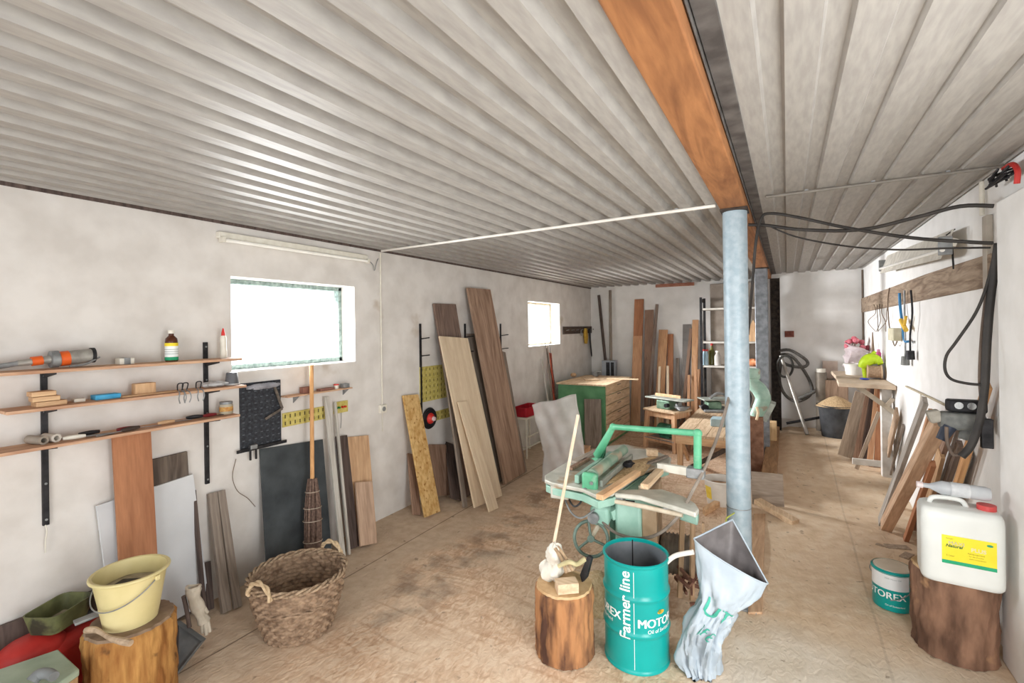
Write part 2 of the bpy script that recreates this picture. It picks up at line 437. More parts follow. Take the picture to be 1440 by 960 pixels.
# chimney stack of bare render behind the shelf
xa, xb = at(1000, 450, y=YB - .05).x, at(1074, 450, y=YB - .05).x
struct('trim_4', MB().bb(xa, xb, YB - .14, YB - .001, 0, 2.5), mat('bare_render', '8d8278', 'a3988c', rough=.95, scale=7, bump=.5), bevel=.01)
xa, xb = at(922, 398, y=YB - .03).x, at(976, 398, y=YB - .03).x
struct('trim_5', MB().bb(xa, xb, YB - .05, YB - .001, 2.50, 2.555), mat('red_brick_edge', '96614c', 'a8745e', scale=20))
# timber let into the right wall
mb = MB(); P = [at(1207, 421, x=XR - .028), at(1302, 385, x=XR - .028), at(1392, 356, x=XR - .028), at(1392, 402, x=XR - .028), at(1300, 421, x=XR - .028), at(1207, 440, x=XR - .028)]
mb.prism(P, (.03, 0, 0)); struct('trim_6', mb, wood('weathered_beam', '77604b', 'a08a72', 'y', rings=16), bevel=.006)
# dark gap where wall and ceiling meet on the left
struct('trim_7', MB().bb(XL, XL + .012, YF, YB, ZL - .02, ZL), DARKWOOD, origin=(0, 0, 0))
# skirting
struct('baseboard_back', MB().bb(-.1, XR, YB - .015, YB, 0, .26), WHITE, bevel=.003)

# windows
GLASS = mat('dusty_pane', 'e8eeee', 'f4f8f8', rough=.2, scale=3, bump=0, alpha=.12)
def window(n, y0, y1, z0, z1, fm, ft, slid):
    g = XL - .2
    fr = MB()
    fr.bb(g - .03, g + .03, y0, y1, z0, z0 + ft * 1.3); fr.bb(g - .03, g + .03, y0, y1, z1 - ft, z1)
    fr.bb(g - .03, g + .03, y0, y0 + ft, z0, z1); fr.bb(g - .03, g + .03, y1 - ft, y1, z0, z1)
    f = struct('window_%d' % n, fr, fm, bevel=.004)
    p = MB().bb(g - .004, g + .004, y0 + ft * .8, y1 - ft * .8, z0 + ft, z1 - ft * .8); build('pane', p, GLASS, parent=f)
    s = MB().bb(g + .008, XL + .001, y0, y1, z0 - .002, z0 + .008); build('window_sill', s, WHITE_R, parent=f)
    return f
window(1, ya, yb_, za, zb, mat('green_grey_frame', '6d7d78', '9fb0aa', rough=.6, scale=30), .035, True)
window(2, yc, yd, zc, zd, mat('yellowed_frame', 'b9a98c', 'd8ccb6', rough=.6, scale=20), .03, False)

# posts
def round_post():
    c = V((-.285, 3.40, 0)); mb = MB(); mb.cyl((c.x, c.y, .012), (c.x, c.y, 2.525), .073, n=40)
    t = thing('steel_post', 'thick round galvanised steel post holding up the orange timber beam', 'post', (c.x, c.y, 0))
    build('shaft', mb, STEEL, t); build('base_plate', MB().bb(c.x - .1, c.x + .1, c.y - .1, c.y + .1, 0, .012), GREYM, t, bevel=.002)
    build('head_plate', MB().bb(c.x - .08, c.x + .08, c.y - .09, c.y + .09, 2.525, 2.54), RUST, t, bevel=.002)
    build('band', MB().cyl((c.x, c.y, .62), (c.x, c.y, .625), .0745, n=40), GREYM, t)
    return t
round_post()
PX2 = at(1074, 645, z=.02)
t = thing('square_post', 'square grey steel post farther back under the timber beam', 'post', (PX2.x, PX2.y, 0))
build('shaft', MB().bb(PX2.x - .075, PX2.x + .075, PX2.y - .07, PX2.y + .07, .012, 2.53), mat('dull_post_steel', '6d7176', '8f9398', rough=.55, metal=.4, scale=14), t, bevel=.008)
build('base_plate', MB().bb(PX2.x - .1, PX2.x + .1, PX2.y - .1, PX2.y + .1, 0, .012), RUST, t)
build('head_plate', MB().bb(PX2.x - .09, PX2.x + .09, PX2.y - .08, PX2.y + .08, 2.53, 2.54), RUST, t)
PB = at(1091, 500, y=8.75)
t = thing('channel_post', 'dark rusty steel channel post against the back wall', 'post', (PB.x, PB.y, 0))
build('web', MB().bb(PB.x - .065, PB.x + .065, PB.y + .03, PB.y + .04, 0, 2.535), RUST, t)
for s_ in (-1, 1): build('flange', MB().bb(PB.x + s_ * .065 - .004, PB.x + s_ * .065 + .004, PB.y - .07, PB.y + .04, 0, 2.535), RUST, t)

# ============================================================ LEFT WALL FIXTURES
def on_left(px, py, off=0.0): return at(px, py, x=XL + off)
def lamp_batten():
    a = on_left(308, 333, .04); b = on_left(517, 362, .04); z = (a.z + b.z) / 2
    t = thing('fluorescent_lamp', 'long white fluorescent batten lamp above the near window', 'lamp', (XL, (a.y + b.y) / 2, z))
    build('housing', MB().bb(XL + .001, XL + .045, a.y, b.y, z - .012, z + .03), CREAM, t, bevel=.004)
    build('tube', MB().cyl((XL + .06, a.y + .03, z - .028), (XL + .06, b.y - .03, z - .028), .013, n=16), mat('tube_glass', 'eceae2', 'f4f2ec', rough=.2, bump=0), t)
    for y in (a.y + .015, b.y - .015): build('socket', MB().bb(XL + .03, XL + .075, y - .013, y + .013, z - .045, z - .008), CREAM, t, bevel=.002)
    o = build('wire', MB().tube([(XL + .03, b.y, z), (XL + .05, b.y + .05, z - .05), (XL + .03, b.y + .09, z - .1), (XL + .03, b.y + .12, z - .02), (XL + .02, b.y + .15, z + .02)], .004, n=6), GREYM, t)
lamp_batten()
P0 = at(534, 353, z=ZL - .012); P0.x = max(P0.x, XL + .02); P1 = at(1006, 289, z=ZL - .012)
o = build('conduit_pipe', MB().tube([P0, P0.lerp(P1, .5), P1], .011, n=10, sub=0), mat('white_conduit', 'cfcac2', 'dedad2', rough=.5, bump=0)); tag(o, 'thin white conduit pipe running across the ribbed ceiling left of the beam', 'pipe')
for k in range(5):
    q = P0.lerp(P1, .12 + .2 * k); build('clip', MB().box(q + UP * .006, (.02, .012, .02)), GREYM, o)
Q0 = at(1077, 277, z=ZR - .012); Q1 = at(1415, 233, z=ZR - .012); Q1.x = min(Q1.x, XR - .02)
o = build('conduit_pipe', MB().tube([Q0, Q0.lerp(Q1, .5), Q1], .009, n=10, sub=0), mat('grey_conduit', '6f6a63', '837d75', rough=.6, bump=0)); tag(o, 'thin grey conduit pipe crossing the ceiling right of the beam', 'pipe')
for k in range(3):
    q = Q0.lerp(Q1, .2 + .3 * k); build('clip', MB().box(q + UP * .006, (.018, .012, .018)), GREYM, o)
a = on_left(535, 356, .012); b = on_left(537, 566, .012); c = on_left(536, 607, .012)
a.y = b.y = c.y = (a.y + b.y) / 2; s = V((XL, b.y, on_left(538, 574).z))
t = thing('wall_socket', 'white wall socket with its cable coming down from the ceiling', 'socket', s)
build('plate', MB().bb(XL, XL + .035, s.y - .04, s.y + .04, s.z - .04, s.z + .04), CREAM, t, bevel=.006)
build('insert', MB().cyl((XL + .035, s.y, s.z), (XL + .037, s.y, s.z), .022, n=20), GREYM, t)
build('cable', MB().tube([a, (a.x, a.y, (a.z + b.z) / 2), (a.x, a.y, s.z + .04)], .007, n=8), CREAM, t)
build('cable', MB().tube([(a.x, a.y, s.z - .04), (a.x, a.y, c.z)], .004, n=8), CREAM, t)

# shelf rails and three long shelves
def rail(px, p0, p1, lab):
    y = on_left(px, (p0 + p1) / 2).y; z0, z1 = on_left(px, p1).z, on_left(px, p0).z
    t = thing('shelf_rail', lab, 'rail', (XL, y, z0), 'wall rails carrying the long shelves')
    build('channel', MB().bb(XL + .001, XL + .018, y - .013, y + .013, z0, z1), DARKM, t, bevel=.002)
    hs = MB()
    for k in range(5): z = z0 + .03 + (z1 - z0 - .06) * k / 4; hs.cyl((XL + .018, y, z), (XL + .021, y, z), .006, n=8)
    build('screw', hs, GREYM, t)
    return y
ry1 = rail(62, 520, 738, 'left dark steel shelf rail on the wall, a string dangling from its foot')
ry2 = rail(289, 481, 680, 'right dark steel shelf rail on the wall beside the near window')
o = build('string', MB().tube([on_left(64, 738, .03), on_left(66, 748, .03), on_left(64, 760, .025), on_left(64, 777, .02)], .003, n=6), CREAM)
tag(o, 'short cream string dangling below the left shelf rail', 'string')
SH = {}
SHW = wood('shelf_board', 'b07f5c', 'd1a680', 'y')
for key, (pr_, pl_, lab) in dict(top=((341, 503), (-40, 527), 'top one of the three long wooden wall shelves'), mid=((347, 541), (9, 577), 'middle one of the three long wooden wall shelves'),
        low=((338, 582), (-60, 646), 'lowest of the three long wooden wall shelves')).items():
    D = .20; a = on_left(*pr_, D); b = on_left(*pl_, D); z = a.z
    t = thing('wall_shelf', lab, 'shelf', (XL, (a.y + b.y) / 2, z - .02), 'long shelves on the left wall')
    bd = MB().bb(XL + .022, XL + D, b.y, a.y, z - .016, z); build('board', bd, SHW, t, bevel=.003)
    for y in (ry1, ry2):
        br = MB().prism([(XL + .018, y - .004, z - .017), (XL + .17, y - .004, z - .017), (XL + .17, y - .004, z - .026), (XL + .018, y - .004, z - .05)], (0, .008, 0)); build('bracket', br, DARKM, t)
    SH[key] = z
def shp(px, py, key, d=.1):  # foot of something on a shelf: py only picks nothing, px picks the place along it
    p = on_left(px, py, d); p.z = SH[key]; return p

# --- things on the top shelf
p = shp(96, 500, 'top', .1); y0 = shp(63, 500, 'top').y; y1 = shp(131, 500, 'top').y; r = .036
t = thing('caulking_gun', 'grey sealant gun with orange collar lying on the top shelf', 'caulking gun', p)
zc_ = p.z + r + .012
build('barrel', MB().cyl((p.x, y0 + .05, zc_), (p.x, y1, zc_ + .012), r, n=24), mat('gun_barrel', '8b8780', 'a8a49c', rough=.5, metal=.3, scale=20, bump=.05), t)
build('collar', MB().cyl((p.x, y0 + .055, zc_), (p.x, y0 + .092, zc_ + .003), r * 1.06, n=24), mat('orange_plastic', 'd9591e', 'e8692a', rough=.45, bump=0), t)
build('end_ring', MB().cyl((p.x, y1 - .012, zc_ + .012), (p.x, y1 + .004, zc_ + .012), r * 1.12, n=24), DARKM, t)
build('end_ring', MB().cyl((p.x, y0 + .02, zc_), (p.x, y0 + .05, zc_), r * 1.2, n=24), GREYM, t)
build('nozzle', MB().cyl((p.x, y0 - .10, zc_ - .012), (p.x, y0 + .02, zc_), .014, .02, n=16), mat('gun_barrel', '', ''), t)
build('coupling', MB().cyl((p.x, y0 - .05, zc_ - .006), (p.x, y0 - .01, zc_ - .002), .023, n=16), mat('orange_plastic', '', ''), t)
build('hose', MB().tube([(p.x, y0 - .10, zc_ - .012), (p.x, y0 - .2, zc_ - .025), (p.x - .01, y0 - .34, p.z + .03), (p.x, y0 - .45, p.z + .025)], .013, n=10), GREYM, t)
build('rod', MB().tube([(p.x + .05, y0 + .08, p.z + .008), (p.x + .05, y1 - .05, p.z + .016), (p.x + .02, y1 + .02, zc_)], .005, n=8), GREYM, t)
def box_item(name, lab, cat, px0, px1, key, h, d, dep, m, off=.1, bev=.003, rot=0, group=None, zadd=0):
    a, b = on_left(px0, 500, off), on_left(px1, 500, off); w = b.y - a.y; c = V((XL + off, (a.y + b.y) / 2, SH[key] + h / 2 + zadd + .0005))
    o = build(name, MB().box(c, (dep, w, h), Matrix.Rotation(rot, 3, 'Z')), m, bevel=bev); return tag(o, lab, cat, group)
t = box_item('sanding_block', 'small pale grey block on the top shelf between gun and bottle', 'block', 165, 186, 'top', .035, 0, .06, CREAM)
build('band', MB().box(V(ORG[t.name]) + V((.0, .0, .018)), (.062, .03, .037)), GREYM, t)
p = shp(241, 480, 'top', .1); r = .033
t = thing('chemical_bottle', 'brown bottle with white, yellow and green label on the top shelf', 'bottle', p)
build('body', MB().lathe([(0, 0), (r * .95, 0), (r, .006), (r, .12), (r * .92, .14), (.014, .158), (.013, .172), (0, .172)], p, n=28), mat('brown_glass', '4a2616', '5c3320', rough=.2, bump=0), t)
lb = build('label', MB().lathe([(r + .001, .02), (r + .001, .112)], p, n=28), mat('label_white', 'e8ecea', 'f2f4f2', rough=.6, bump=0), t)
build('stripe', MB().lathe([(r + .0018, .094), (r + .0018, .113)], p, n=28), mat('label_yellow', 'e8cf2a', 'efd93a', rough=.6, bump=0), lb)
build('stripe', MB().lathe([(r + .0018, .008), (r + .0018, .028)], p, n=28), mat('label_green', '1f9a6c', '2aa878', rough=.6, bump=0), lb)
for k in range(3): build('print_line', MB().lathe([(r + .002, .046 + k * .013), (r + .002, .049 + k * .013)], p, n=28), mat('print_grey', '8d9a98', '9aa6a4', bump=0), lb)
build('cap', MB().cyl(p + UP * .17, p + UP * .19, .017, n=20), CREAM, t)
p = shp(314, 480, 'top', .09)
t = thing('glue_bottle', 'slim cream glue bottle with red nozzle at the end of the top shelf', 'bottle', p)
build('body', MB().lathe([(0, 0), (.02, 0), (.021, .03), (.018, .1), (.021, .13), (.016, .15), (0, .152)], p, n=20), mat('cream_plastic', '', ''), t)
build('nozzle', MB().lathe([(.012, .15), (.011, .17), (.004, .2), (0, .2)], p, n=16), mat('red_plastic', 'c9302c', 'd63c36', rough=.4, bump=0), t)
# --- middle shelf
for k, (a_, b_, z_, rt) in enumerate(((46, 90, 0, .05), (42, 81, .026, -.04), (40, 75, .052, .03))):
    box_item('wood_offcut', ['bottom', 'middle', 'top'][k] + ' offcut of the small wood pile at the left of the middle shelf', 'offcut', a_, b_, 'mid', .024, 0, .07, PINEY, off=.12, rot=rt, group='offcuts piled on the middle shelf', zadd=z_)
t = box_item('putty_wedge', 'small white wedge beside the wood pile on the middle shelf', 'wedge', 101, 117, 'mid', .018, 0, .05, CREAM)
t = box_item('cardboard_box', 'small bright blue box on the middle shelf', 'box', 130, 166, 'mid', .026, 0, .07, mat('blue_card', '3a9fd0', '55b2de', rough=.6, scale=40, bump=0, detail=2))
t = box_item('wood_block', 'upright light wooden block on the middle shelf', 'block', 187, 216, 'mid', .068, 0, .05, PINE)
t = box_item('plank_strip', 'thin pale wood strip lying under small parts on the middle shelf', 'strip', 168, 262, 'mid', .008, 0, .05, PINEY, off=.13)
for k, px in enumerate((255, 262, 281)):
    p = on_left(px, 540, .205); p.z = SH['mid']
    t = thing('spring_clamp', ['spring clamp gripping the front of the middle shelf, nearer the wood block', 'spring clamp gripping the middle shelf, centre one of three', 'spring clamp gripping the middle shelf nearest the right rail'][k], 'clamp', p, 'spring clamps on the middle shelf')
    for s_ in (-1, 1):
        build('jaw', MB().tube([p + V((-.02, s_ * .006, .012)), p + V((.01, s_ * .014, -.004)), p + V((.012, s_ * .02, -.035)), p + V((.008, s_ * .012, -.065))], .0032, n=8), GREYM, t)
    build('handle', MB().tube([p + V((-.02, -.012, .012)), p + V((-.01, -.014, .05)), p + V((-.01, .014, .05)), p + V((-.02, .012, .012))], .0035, n=8), DARKM, t)
p = shp(301, 540, 'mid', .1)
o = build('plastic_wrap', MB().sph(p + UP * .018, 1, (.06, .075, .018), n=24, fn=lambda a, b: 1 + .12 * math.sin(7 * a + 3 * b) + .08 * math.sin(13 * a)), mat('clear_film', 'd0d4d6', 'e6e9ea', rough=.25, alpha=.7, bump=.4, scale=20)); tag(o, 'crumpled clear plastic bag on the middle shelf', 'plastic bag')
p = shp(326, 530, 'mid', .1)
t = thing('plastic_beaker', 'upturned dark grey beaker with clear rim on the middle shelf', 'beaker', p)
build('cup', MB().lathe([(0, .085), (.03, .085), (.034, .08), (.042, .006), (.046, .004)], p, n=28), mat('smoke_plastic', '55565a', '707276', rough=.4, bump=.05), t)
build('rim', MB().lathe([(.045, 0), (.05, .004), (.05, .012), (.044, .012)], p, n=28), mat('clear_film', '', ''), t)
# --- lowest shelf
for k, (px, le) in enumerate(((51, .11), (71, .09))):
    p = on_left(px, 610, .1); p.z = SH['low'] + .022
    t = thing('paper_roll', ['larger grey paper roll lying on the lowest shelf', 'smaller pale paper roll lying on the lowest shelf'][k], 'roll', p)
    m_ = [mat('grey_roll', '8f8578', 'aaa094'), mat('pale_roll', 'c8c0b4', 'd8d2c8')][k]
    d = V((1, .25, 0)).normalized()
    build('tube', MB().lathe([(.012, 0), (.021, 0), (.021, le), (.012, le), (.012, 0)], p - d * le / 2, d, n=24), m_, t)
def tool(name, lab, cat, px, dy, handle, blade, key='low', off=.13, ang=0, hl=.09, bl=.12, blw=.016):
    p = on_left(px, 600, off); p.z = SH[key]
    d = V((math.sin(ang), math.cos(ang) * dy, 0)); t = thing(name, lab, cat, p)
    build('handle', MB().tube([p + UP * .013, p + UP * .013 + d * hl * .5, p + UP * .012 + d * hl], lambda u: .008 + .004 * math.sin(u * 3.1), n=10), handle, t)
    build('blade', MB().beam(p + d * hl + UP * .009, p + d * (hl + bl) + UP * .004, blw, .003), blade, t, bevel=.001)
    return t
REDP = mat('red_plastic', '', '')
tool('screwdriver', 'screwdriver with dark red handle on the lowest shelf', 'screwdriver', 164, 1, mat('dark_red_handle', '6d1f22', '83282a', rough=.4, bump=0), GREYM, ang=.1, blw=.007)
tool('chisel', 'wooden-handled chisel in the middle of the lowest shelf', 'chisel', 222, 1, PINEY, GREYM, ang=-.05, bl=.1)
tool('file', 'long dark steel file on the lowest shelf', 'file', 140, -1, DARKM, DARKM, off=.08, bl=.09)
tool('scraper', 'flat pale scraper on the lowest shelf beside the rolls', 'scraper', 88, 1, CREAM, GREYM, off=.14, ang=.05, blw=.03)
tool('rasp', 'dark rasp on the lowest shelf near the right rail', 'rasp', 262, 1, DARKM, DARKM, off=.09, ang=.2)
tool('marking_knife', 'thin marking knife at the front of the lowest shelf', 'knife', 196, -1, DARKWOODY, GREYM, off=.15, ang=.15, blw=.01)
tool('pencil', 'dark red marking pencil beside the jar on the lowest shelf', 'pencil', 286, 1, mat('dark_red_handle', '', ''), PINEY, off=.12, hl=.08, bl=.02, blw=.006)
p = shp(318, 570, 'low', .1)
t = thing('glass_jar', 'glass jar with brown label on the lowest shelf', 'jar', p)
build('body', MB().lathe([(0, 0), (.038, 0), (.04, .006), (.04, .058), (.036, .066), (0, .066)], p, n=28), mat('jar_glass', 'a9a08c', 'bdb49f', rough=.2, bump=0), t)
build('label', MB().lathe([(.0408, .02), (.0408, .05)], p, n=28), mat('jar_label', 'b1783c', 'caa05c', rough=.6, scale=60, bump=0), t)
build('lid', MB().cyl(p + UP * .066, p + UP * .082, .038, n=28), GREYM, t)

# --- black perforated panel with things hung over it
def wall_panel(name, lab, cat, quad, t_, m, off=0.0, **k):
    P = [on_left(px, py, off + .001) for px, py in quad]
    y0 = (P[0].y + P[3].y) / 2; y1 = (P[1].y + P[2].y) / 2; z1 = (P[0].z + P[1].z) / 2; z0 = (P[2].z + P[3].z) / 2
    o = build(name, MB().bb(XL + off + .001, XL + off + t_, y0, y1, z0, z1), m, **k); tag(o, lab, cat); return o, y0, y1, z0, z1
o, y0, y1, z0, z1 = wall_panel('perforated_panel', 'black perforated tool panel below the near window', 'tool panel', [(336, 540), (393, 533), (395, 620), (337, 634)], .012, mat('black_panel', '2a2c31', '3d4046', rough=.6, metal=.2, scale=60), bevel=.002)
hb = MB()
for i in range(7):
    for j in range(11):
        y = y0 + (y1 - y0) * (i + .5) / 7; z = z0 + (z1 - z0) * (j + .5) / 11; hb.bb(XL + .012, XL + .0145, y - .008, y + .008, z - .003, z + .003)
h_ = build('slots', hb, mat('slot_grey', '5b5f66', '6d7178', metal=.4), o)
hx = XL + .03
def poly_tool(name, lab, cat, pts, w, m, off=.03, th=.012, up=(1, 0, 0)):
    P = [on_left(px, py, off) for px, py in pts]; mb = MB()
    for a, b in zip(P, P[1:]): mb.beam(a, b, w, th, up=up)
    o = build(name, mb, m, bevel=.002); return tag(o, lab, cat)
poly_tool('angle_gauge', 'old worn steel angle gauge hanging over the black panel', 'tool', [(385, 541), (397, 574), (373, 589)], .018, mat('worn_steel', '5d544d', '7d736a', metal=.4, scale=30), off=.035)
a = on_left(345, 540, .05); b = on_left(395, 545, .05)
o = build('rag', MB().sph(a.lerp(b, .5), 1, (.02, .12, .02), n=22, fn=lambda q, w: 1 + .2 * math.sin(9 * q + 4 * w)), mat('grey_rag', '74747a', 'a0a0a6', rough=.8, bump=.5)); tag(o, 'grey rag draped over the top of the black panel', 'rag')
p0 = on_left(333, 637, .04); p1 = on_left(403, 619, .04); p0.z = p1.z = (p0.z + p1.z) / 2
t = thing('bar_clamp', 'steel bar clamp hanging level below the black panel', 'clamp', p0.lerp(p1, .5))
build('bar', MB().beam(p0, p1, .008, .022), DARKM, t, bevel=.001)
for k, px in enumerate((352, 360)):
    q = on_left(px, 632, .05); q.z = p0.z; build('jaw', MB().beam(q + UP * .03, q - UP * .075, .012, .012, up=(0, 1, 0)), DARKM, t, bevel=.002)
build('slide', MB().box(on_left(356, 628, .045), (.03, .05, .03)), GREYM, t, bevel=.003)
o = build('wire', MB().tube([on_left(332, 645, .012), on_left(327, 670, .012), on_left(334, 690, .012), on_left(348, 700, .012), on_left(359, 712, .015)], .0022, n=6), mat('brown_wire', '6d5b4a', '7d6b58', bump=0)); tag(o, 'thin bent wire hanging on the wall left of the dark panel', 'wire')
# small shelf right of it
a = on_left(405, 558, .1); b = on_left(496, 544, .1); zs = (a.z + b.z) / 2
t = thing('small_shelf', 'short thin wooden shelf below the near window', 'shelf', (XL, (a.y + b.y) / 2, zs - .01))
build('board', MB().bb(XL + .001, XL + .1, a.y, b.y, zs - .01, zs), SHW, t, bevel=.002)
for px in (414, 484): q = on_left(px, 560, .02); build('bracket', MB().prism([(XL + .001, q.y, zs - .011), (XL + .08, q.y, zs - .011), (XL + .001, q.y, zs - .07)], (0, .006, 0)), GREYM, t)
def small_box(name, lab, cat, px0, px1, h, m, dep=.05, x=.05):
    y0, y1 = on_left(px0, 545, x).y, on_left(px1, 545, x).y
    o = build(name, MB().bb(XL + x - dep / 2, XL + x + dep / 2, y0, y1, zs + .0005, zs + h), m, bevel=.002); return tag(o, lab, cat)
small_box('wood_block', 'reddish block at the left of the short shelf below the window', 'block', 424, 437, .05, wood('red_block', '7a4a3a', '94604c'))
small_box('sanding_block', 'flat red-brown block on the short shelf below the window', 'block', 448, 468, .018, wood('red_block', '', ''))
small_box('metal_box', 'small grey box at the right end of the short shelf', 'box', 481, 489, .035, GREYM)
q = on_left(473, 545, .05); q.z = zs
t = thing('paint_pot', 'tiny white pot with red lid on the short shelf', 'pot', q)
build('body', MB().lathe([(0, 0), (.017, 0), (.019, .03), (0, .03)], q, n=20), CREAM, t); build('lid', MB().cyl(q + UP * .03, q + UP * .04, .021, n=20), REDP, t)
YPEG = mat('yellow_pegboard', 'b5a552', 'cdbf74', rough=.7, scale=30)
def pegs(quad, lab, nx_, nz_, m=YPEG, name='pegboard'):
    o, y0, y1, z0, z1 = wall_panel(name, lab, 'tool panel', quad, .01, m, bevel=.001)
    hb = MB()
    for i in range(nx_):
        for j in range(nz_):
            y = y0 + (y1 - y0) * (i + .5) / nx_; z = z0 + (z1 - z0) * (j + .5) / nz_
            hb.bb(XL + .0085, XL + .0105, y - .005, y + .005, z - .014, z + .014)
    build('holes', hb, mat('peg_hole', '4d4426', '5d5230', bump=0), o); return o
pegs([(396, 581), (455, 571), (457, 590), (397, 599)], 'narrow yellow perforated strip behind the broom handle', 9, 2)
pegs([(589, 516), (626, 512), (628, 560), (591, 564)], 'yellow perforated tool board behind the pale leaning planks', 7, 6)
pegs([(612, 577), (637, 573), (638, 586), (613, 589)], 'small yellow perforated strip right of the sanding disc', 5, 2)
pegs([(663, 507), (680, 504), (682, 548), (665, 551)], 'yellow perforated tool board between the tall planks', 3, 5)
o, y0, y1, z0, z1 = wall_panel('tool_strip', 'small wooden strip with red and green pegs below the short shelf', 'strip', [(469, 566), (488, 562), (488, 578), (469, 582)], .012, YPEG)
for k, (c_, u) in enumerate((('1d7a3c', .12), ('1d7a3c', .3), ('c23320', .55), ('c23320', .75))):
    build('peg', MB().cyl((XL + .012, y0 + (y1 - y0) * u, (z0 + z1) / 2), (XL + .03, y0 + (y1 - y0) * u, (z0 + z1) / 2), .009, n=12), mat('peg_' + c_, c_, c_, bump=0), o)
build('hook', MB().tube([on_left(480, 580, .015), on_left(480, 592, .015), on_left(479, 602, .015)], .002, n=6), GREYM, o)
# prong rails on the wall behind the planks
for k, (px, p0, p1) in enumerate(((590, 455, 582), (653, 455, 520), (703, 455, 520))):
    y = on_left(px, p0).y; z1 = on_left(px, p0).z; z0 = on_left(px, p1).z
    t = thing('prong_rail', ['dark prong rail on the wall left of the pale planks', 'dark prong rail on the wall between the tall planks', 'dark prong rail on the wall right of the tall brown plank'][k], 'rail', (XL, y, z0), 'prong rails behind the leaning planks')
    build('channel', MB().bb(XL + .001, XL + .016, y - .011, y + .011, z0, z1), DARKM, t)
    for z in (z1 - .16, z1 - .34):
        if z > z0: build('prong', MB().cyl((XL + .016, y, z), (XL + .13, y, z + .012), .006, n=8), DARKM, t)
c = on_left(605, 588, .03)
t = thing('sanding_disc', 'round black disc with red and white hub hanging on the wall', 'disc', c)
build('disc', MB().lathe([(0, -.025), (.105, -.025), (.115, -.01), (.105, .005), (0, .005)], c, (1, 0, 0), n=36), BLACK, t)
build('hub', MB().lathe([(0, .04), (.03, .04), (.055, .02), (.06, .004)], c, (1, 0, 0), n=28), REDP, t)
build('knob', MB().lathe([(0, .07), (.02, .066), (.026, .045), (.02, .04)], c, (1, 0, 0), n=20), mat('pink_white', 'd8b4b4', 'e6d2d0', bump=0), t)

# ============================================================ BOARDS ALONG THE LEFT WALL
WP = mat('white_laminate', 'c4c6c8', 'd0d2d4', rough=.45, scale=3, bump=.02)
lean('laminate_panel', 'large white laminate panel leaning behind the red-brown board', 'panel', (214, 872), (208, 692), .50, .016, WP, off=.02)
lean('wooden_board', 'dark weathered board standing behind the white laminate panel', 'board', (246, 868), (238, 641), .2, .018, wood('weathered_dark', '4d4037', '6f6154'), off=.0)
lean('wooden_board', 'tall red-brown board leaning in front of the white laminate panel', 'board', (192, 900), (185, 611), .185, .02, ORANGEWOOD, off=.07)
lean('wooden_batten', 'thin dark batten at the right edge of the white laminate panel', 'batten', (288, 868), (272, 690), .02, .03, DARKWOOD, off=.0)
lean('wooden_batten', 'left one of two grey battens leaning beside the dustpan glove', 'batten', (318, 861), (298, 694), .055, .03, GREYWOOD, off=.0, group='grey battens')
lean('wooden_batten', 'right one of two grey battens leaning beside the dustpan glove', 'batten', (334, 855), (310, 691), .05, .028, GREYWOOD, off=.0, group='grey battens')
lean('wooden_batten', 'short dark stub of board left of the two grey battens', 'batten', (296, 858), (291, 791), .04, .02, DARKWOOD, off=.0)
lean('chalkboard_panel', 'large dark grey-green panel leaning behind the broom', 'panel', (424, 803), (412, 628), .54, .012, mat('slate_panel', '33373a', '4a4f51', rough=.75, scale=5, bump=.1, detail=9), off=.0)
lean('wooden_batten', 'tall white-grey batten leaning right of the dark panel', 'batten', (482, 787), (459, 559), .045, .022, wood('whitewashed_wood', 'aaa498', 'c6c1b8'), off=.02)
lean('wooden_batten', 'second white-grey batten against the dark brown board', 'batten', (491, 780), (471, 566), .02, .02, wood('whitewashed_wood', '', ''), off=.02)
lean('wooden_board', 'narrow dark brown board between white batten and light pine board', 'board', (497, 772), (480, 614), .11, .02, DARKWOOD, off=.0)
lean('wooden_board', 'light knotty pine board beside the dark brown board', 'board', (514, 766), (503, 616), .235, .02, wood('warm_pine', 'b58a5e', 'cfa578'), off=.0, bx=-3.14)
lean('wooden_board', 'short pinkish board standing in front of the knotty pine board', 'board', (518, 768), (511, 681), .17, .018, wood('pinkish_board', 'a6866c', 'c2a084'), off=.15, bx=-3.02)
OSB = mat('chipboard', 'b98f52', 'd8b57c', rough=.85, scale=34, bump=.25, stretch=(1, 1, .5), detail=3, spots=('9c6f38', 26, .6))
lean('chipboard_plank', 'narrow chipboard plank left of the hanging disc', 'plank', (608, 725), (577, 557), .22, .022, OSB, off=.02)
lean('wooden_board', 'short brown board behind the right side of the chipboard plank', 'board', (624, 712), (615, 629), .27, .02, BROWNWOOD, off=.0, bx=-3.17)
lean('wooden_board', 'narrow brown board peeking out left of the chipboard plank', 'board', (586, 727), (578, 641), .1, .018, BROWNWOOD, off=.0)
lean('wooden_board', 'short dark board leaning behind the pale plank foot', 'board', (641, 707), (633, 628), .14, .018, DARKWOOD, off=.0)
lean('wooden_board', 'long dark brown board whose top shows above the pale plank', 'board', (668, 700), (625, 428), .40, .025, wood('plum_board', '5f4c42', '82695b'), off=.0, bx=-2.98)
lean('wooden_board', 'long thin grey board behind the left edge of the pale plank', 'board', (654, 708), (624, 500), .06, .022, GREYWOOD, off=.11, bx=-2.82)
lean('plywood_plank', 'wide pale plywood plank leaning right of the chipboard plank', 'plank', (687, 708), (638, 477), .50, .02, wood('pale_ply', 'cdb491', 'dcc6a6', rings=7), off=.16)
lean('wooden_batten', 'thin pale strip leaning on the pale plywood plank', 'batten', (694, 716), (650, 566), .16, .014, wood('pale_ply', '', ''), off=.40, bx=-2.52)
lean('wooden_board', 'grey-brown board between the pale plank and the tall brown plank', 'board', (706, 692), (664, 470), .26, .022, GREYWOOD, off=.0, bx=-2.92)
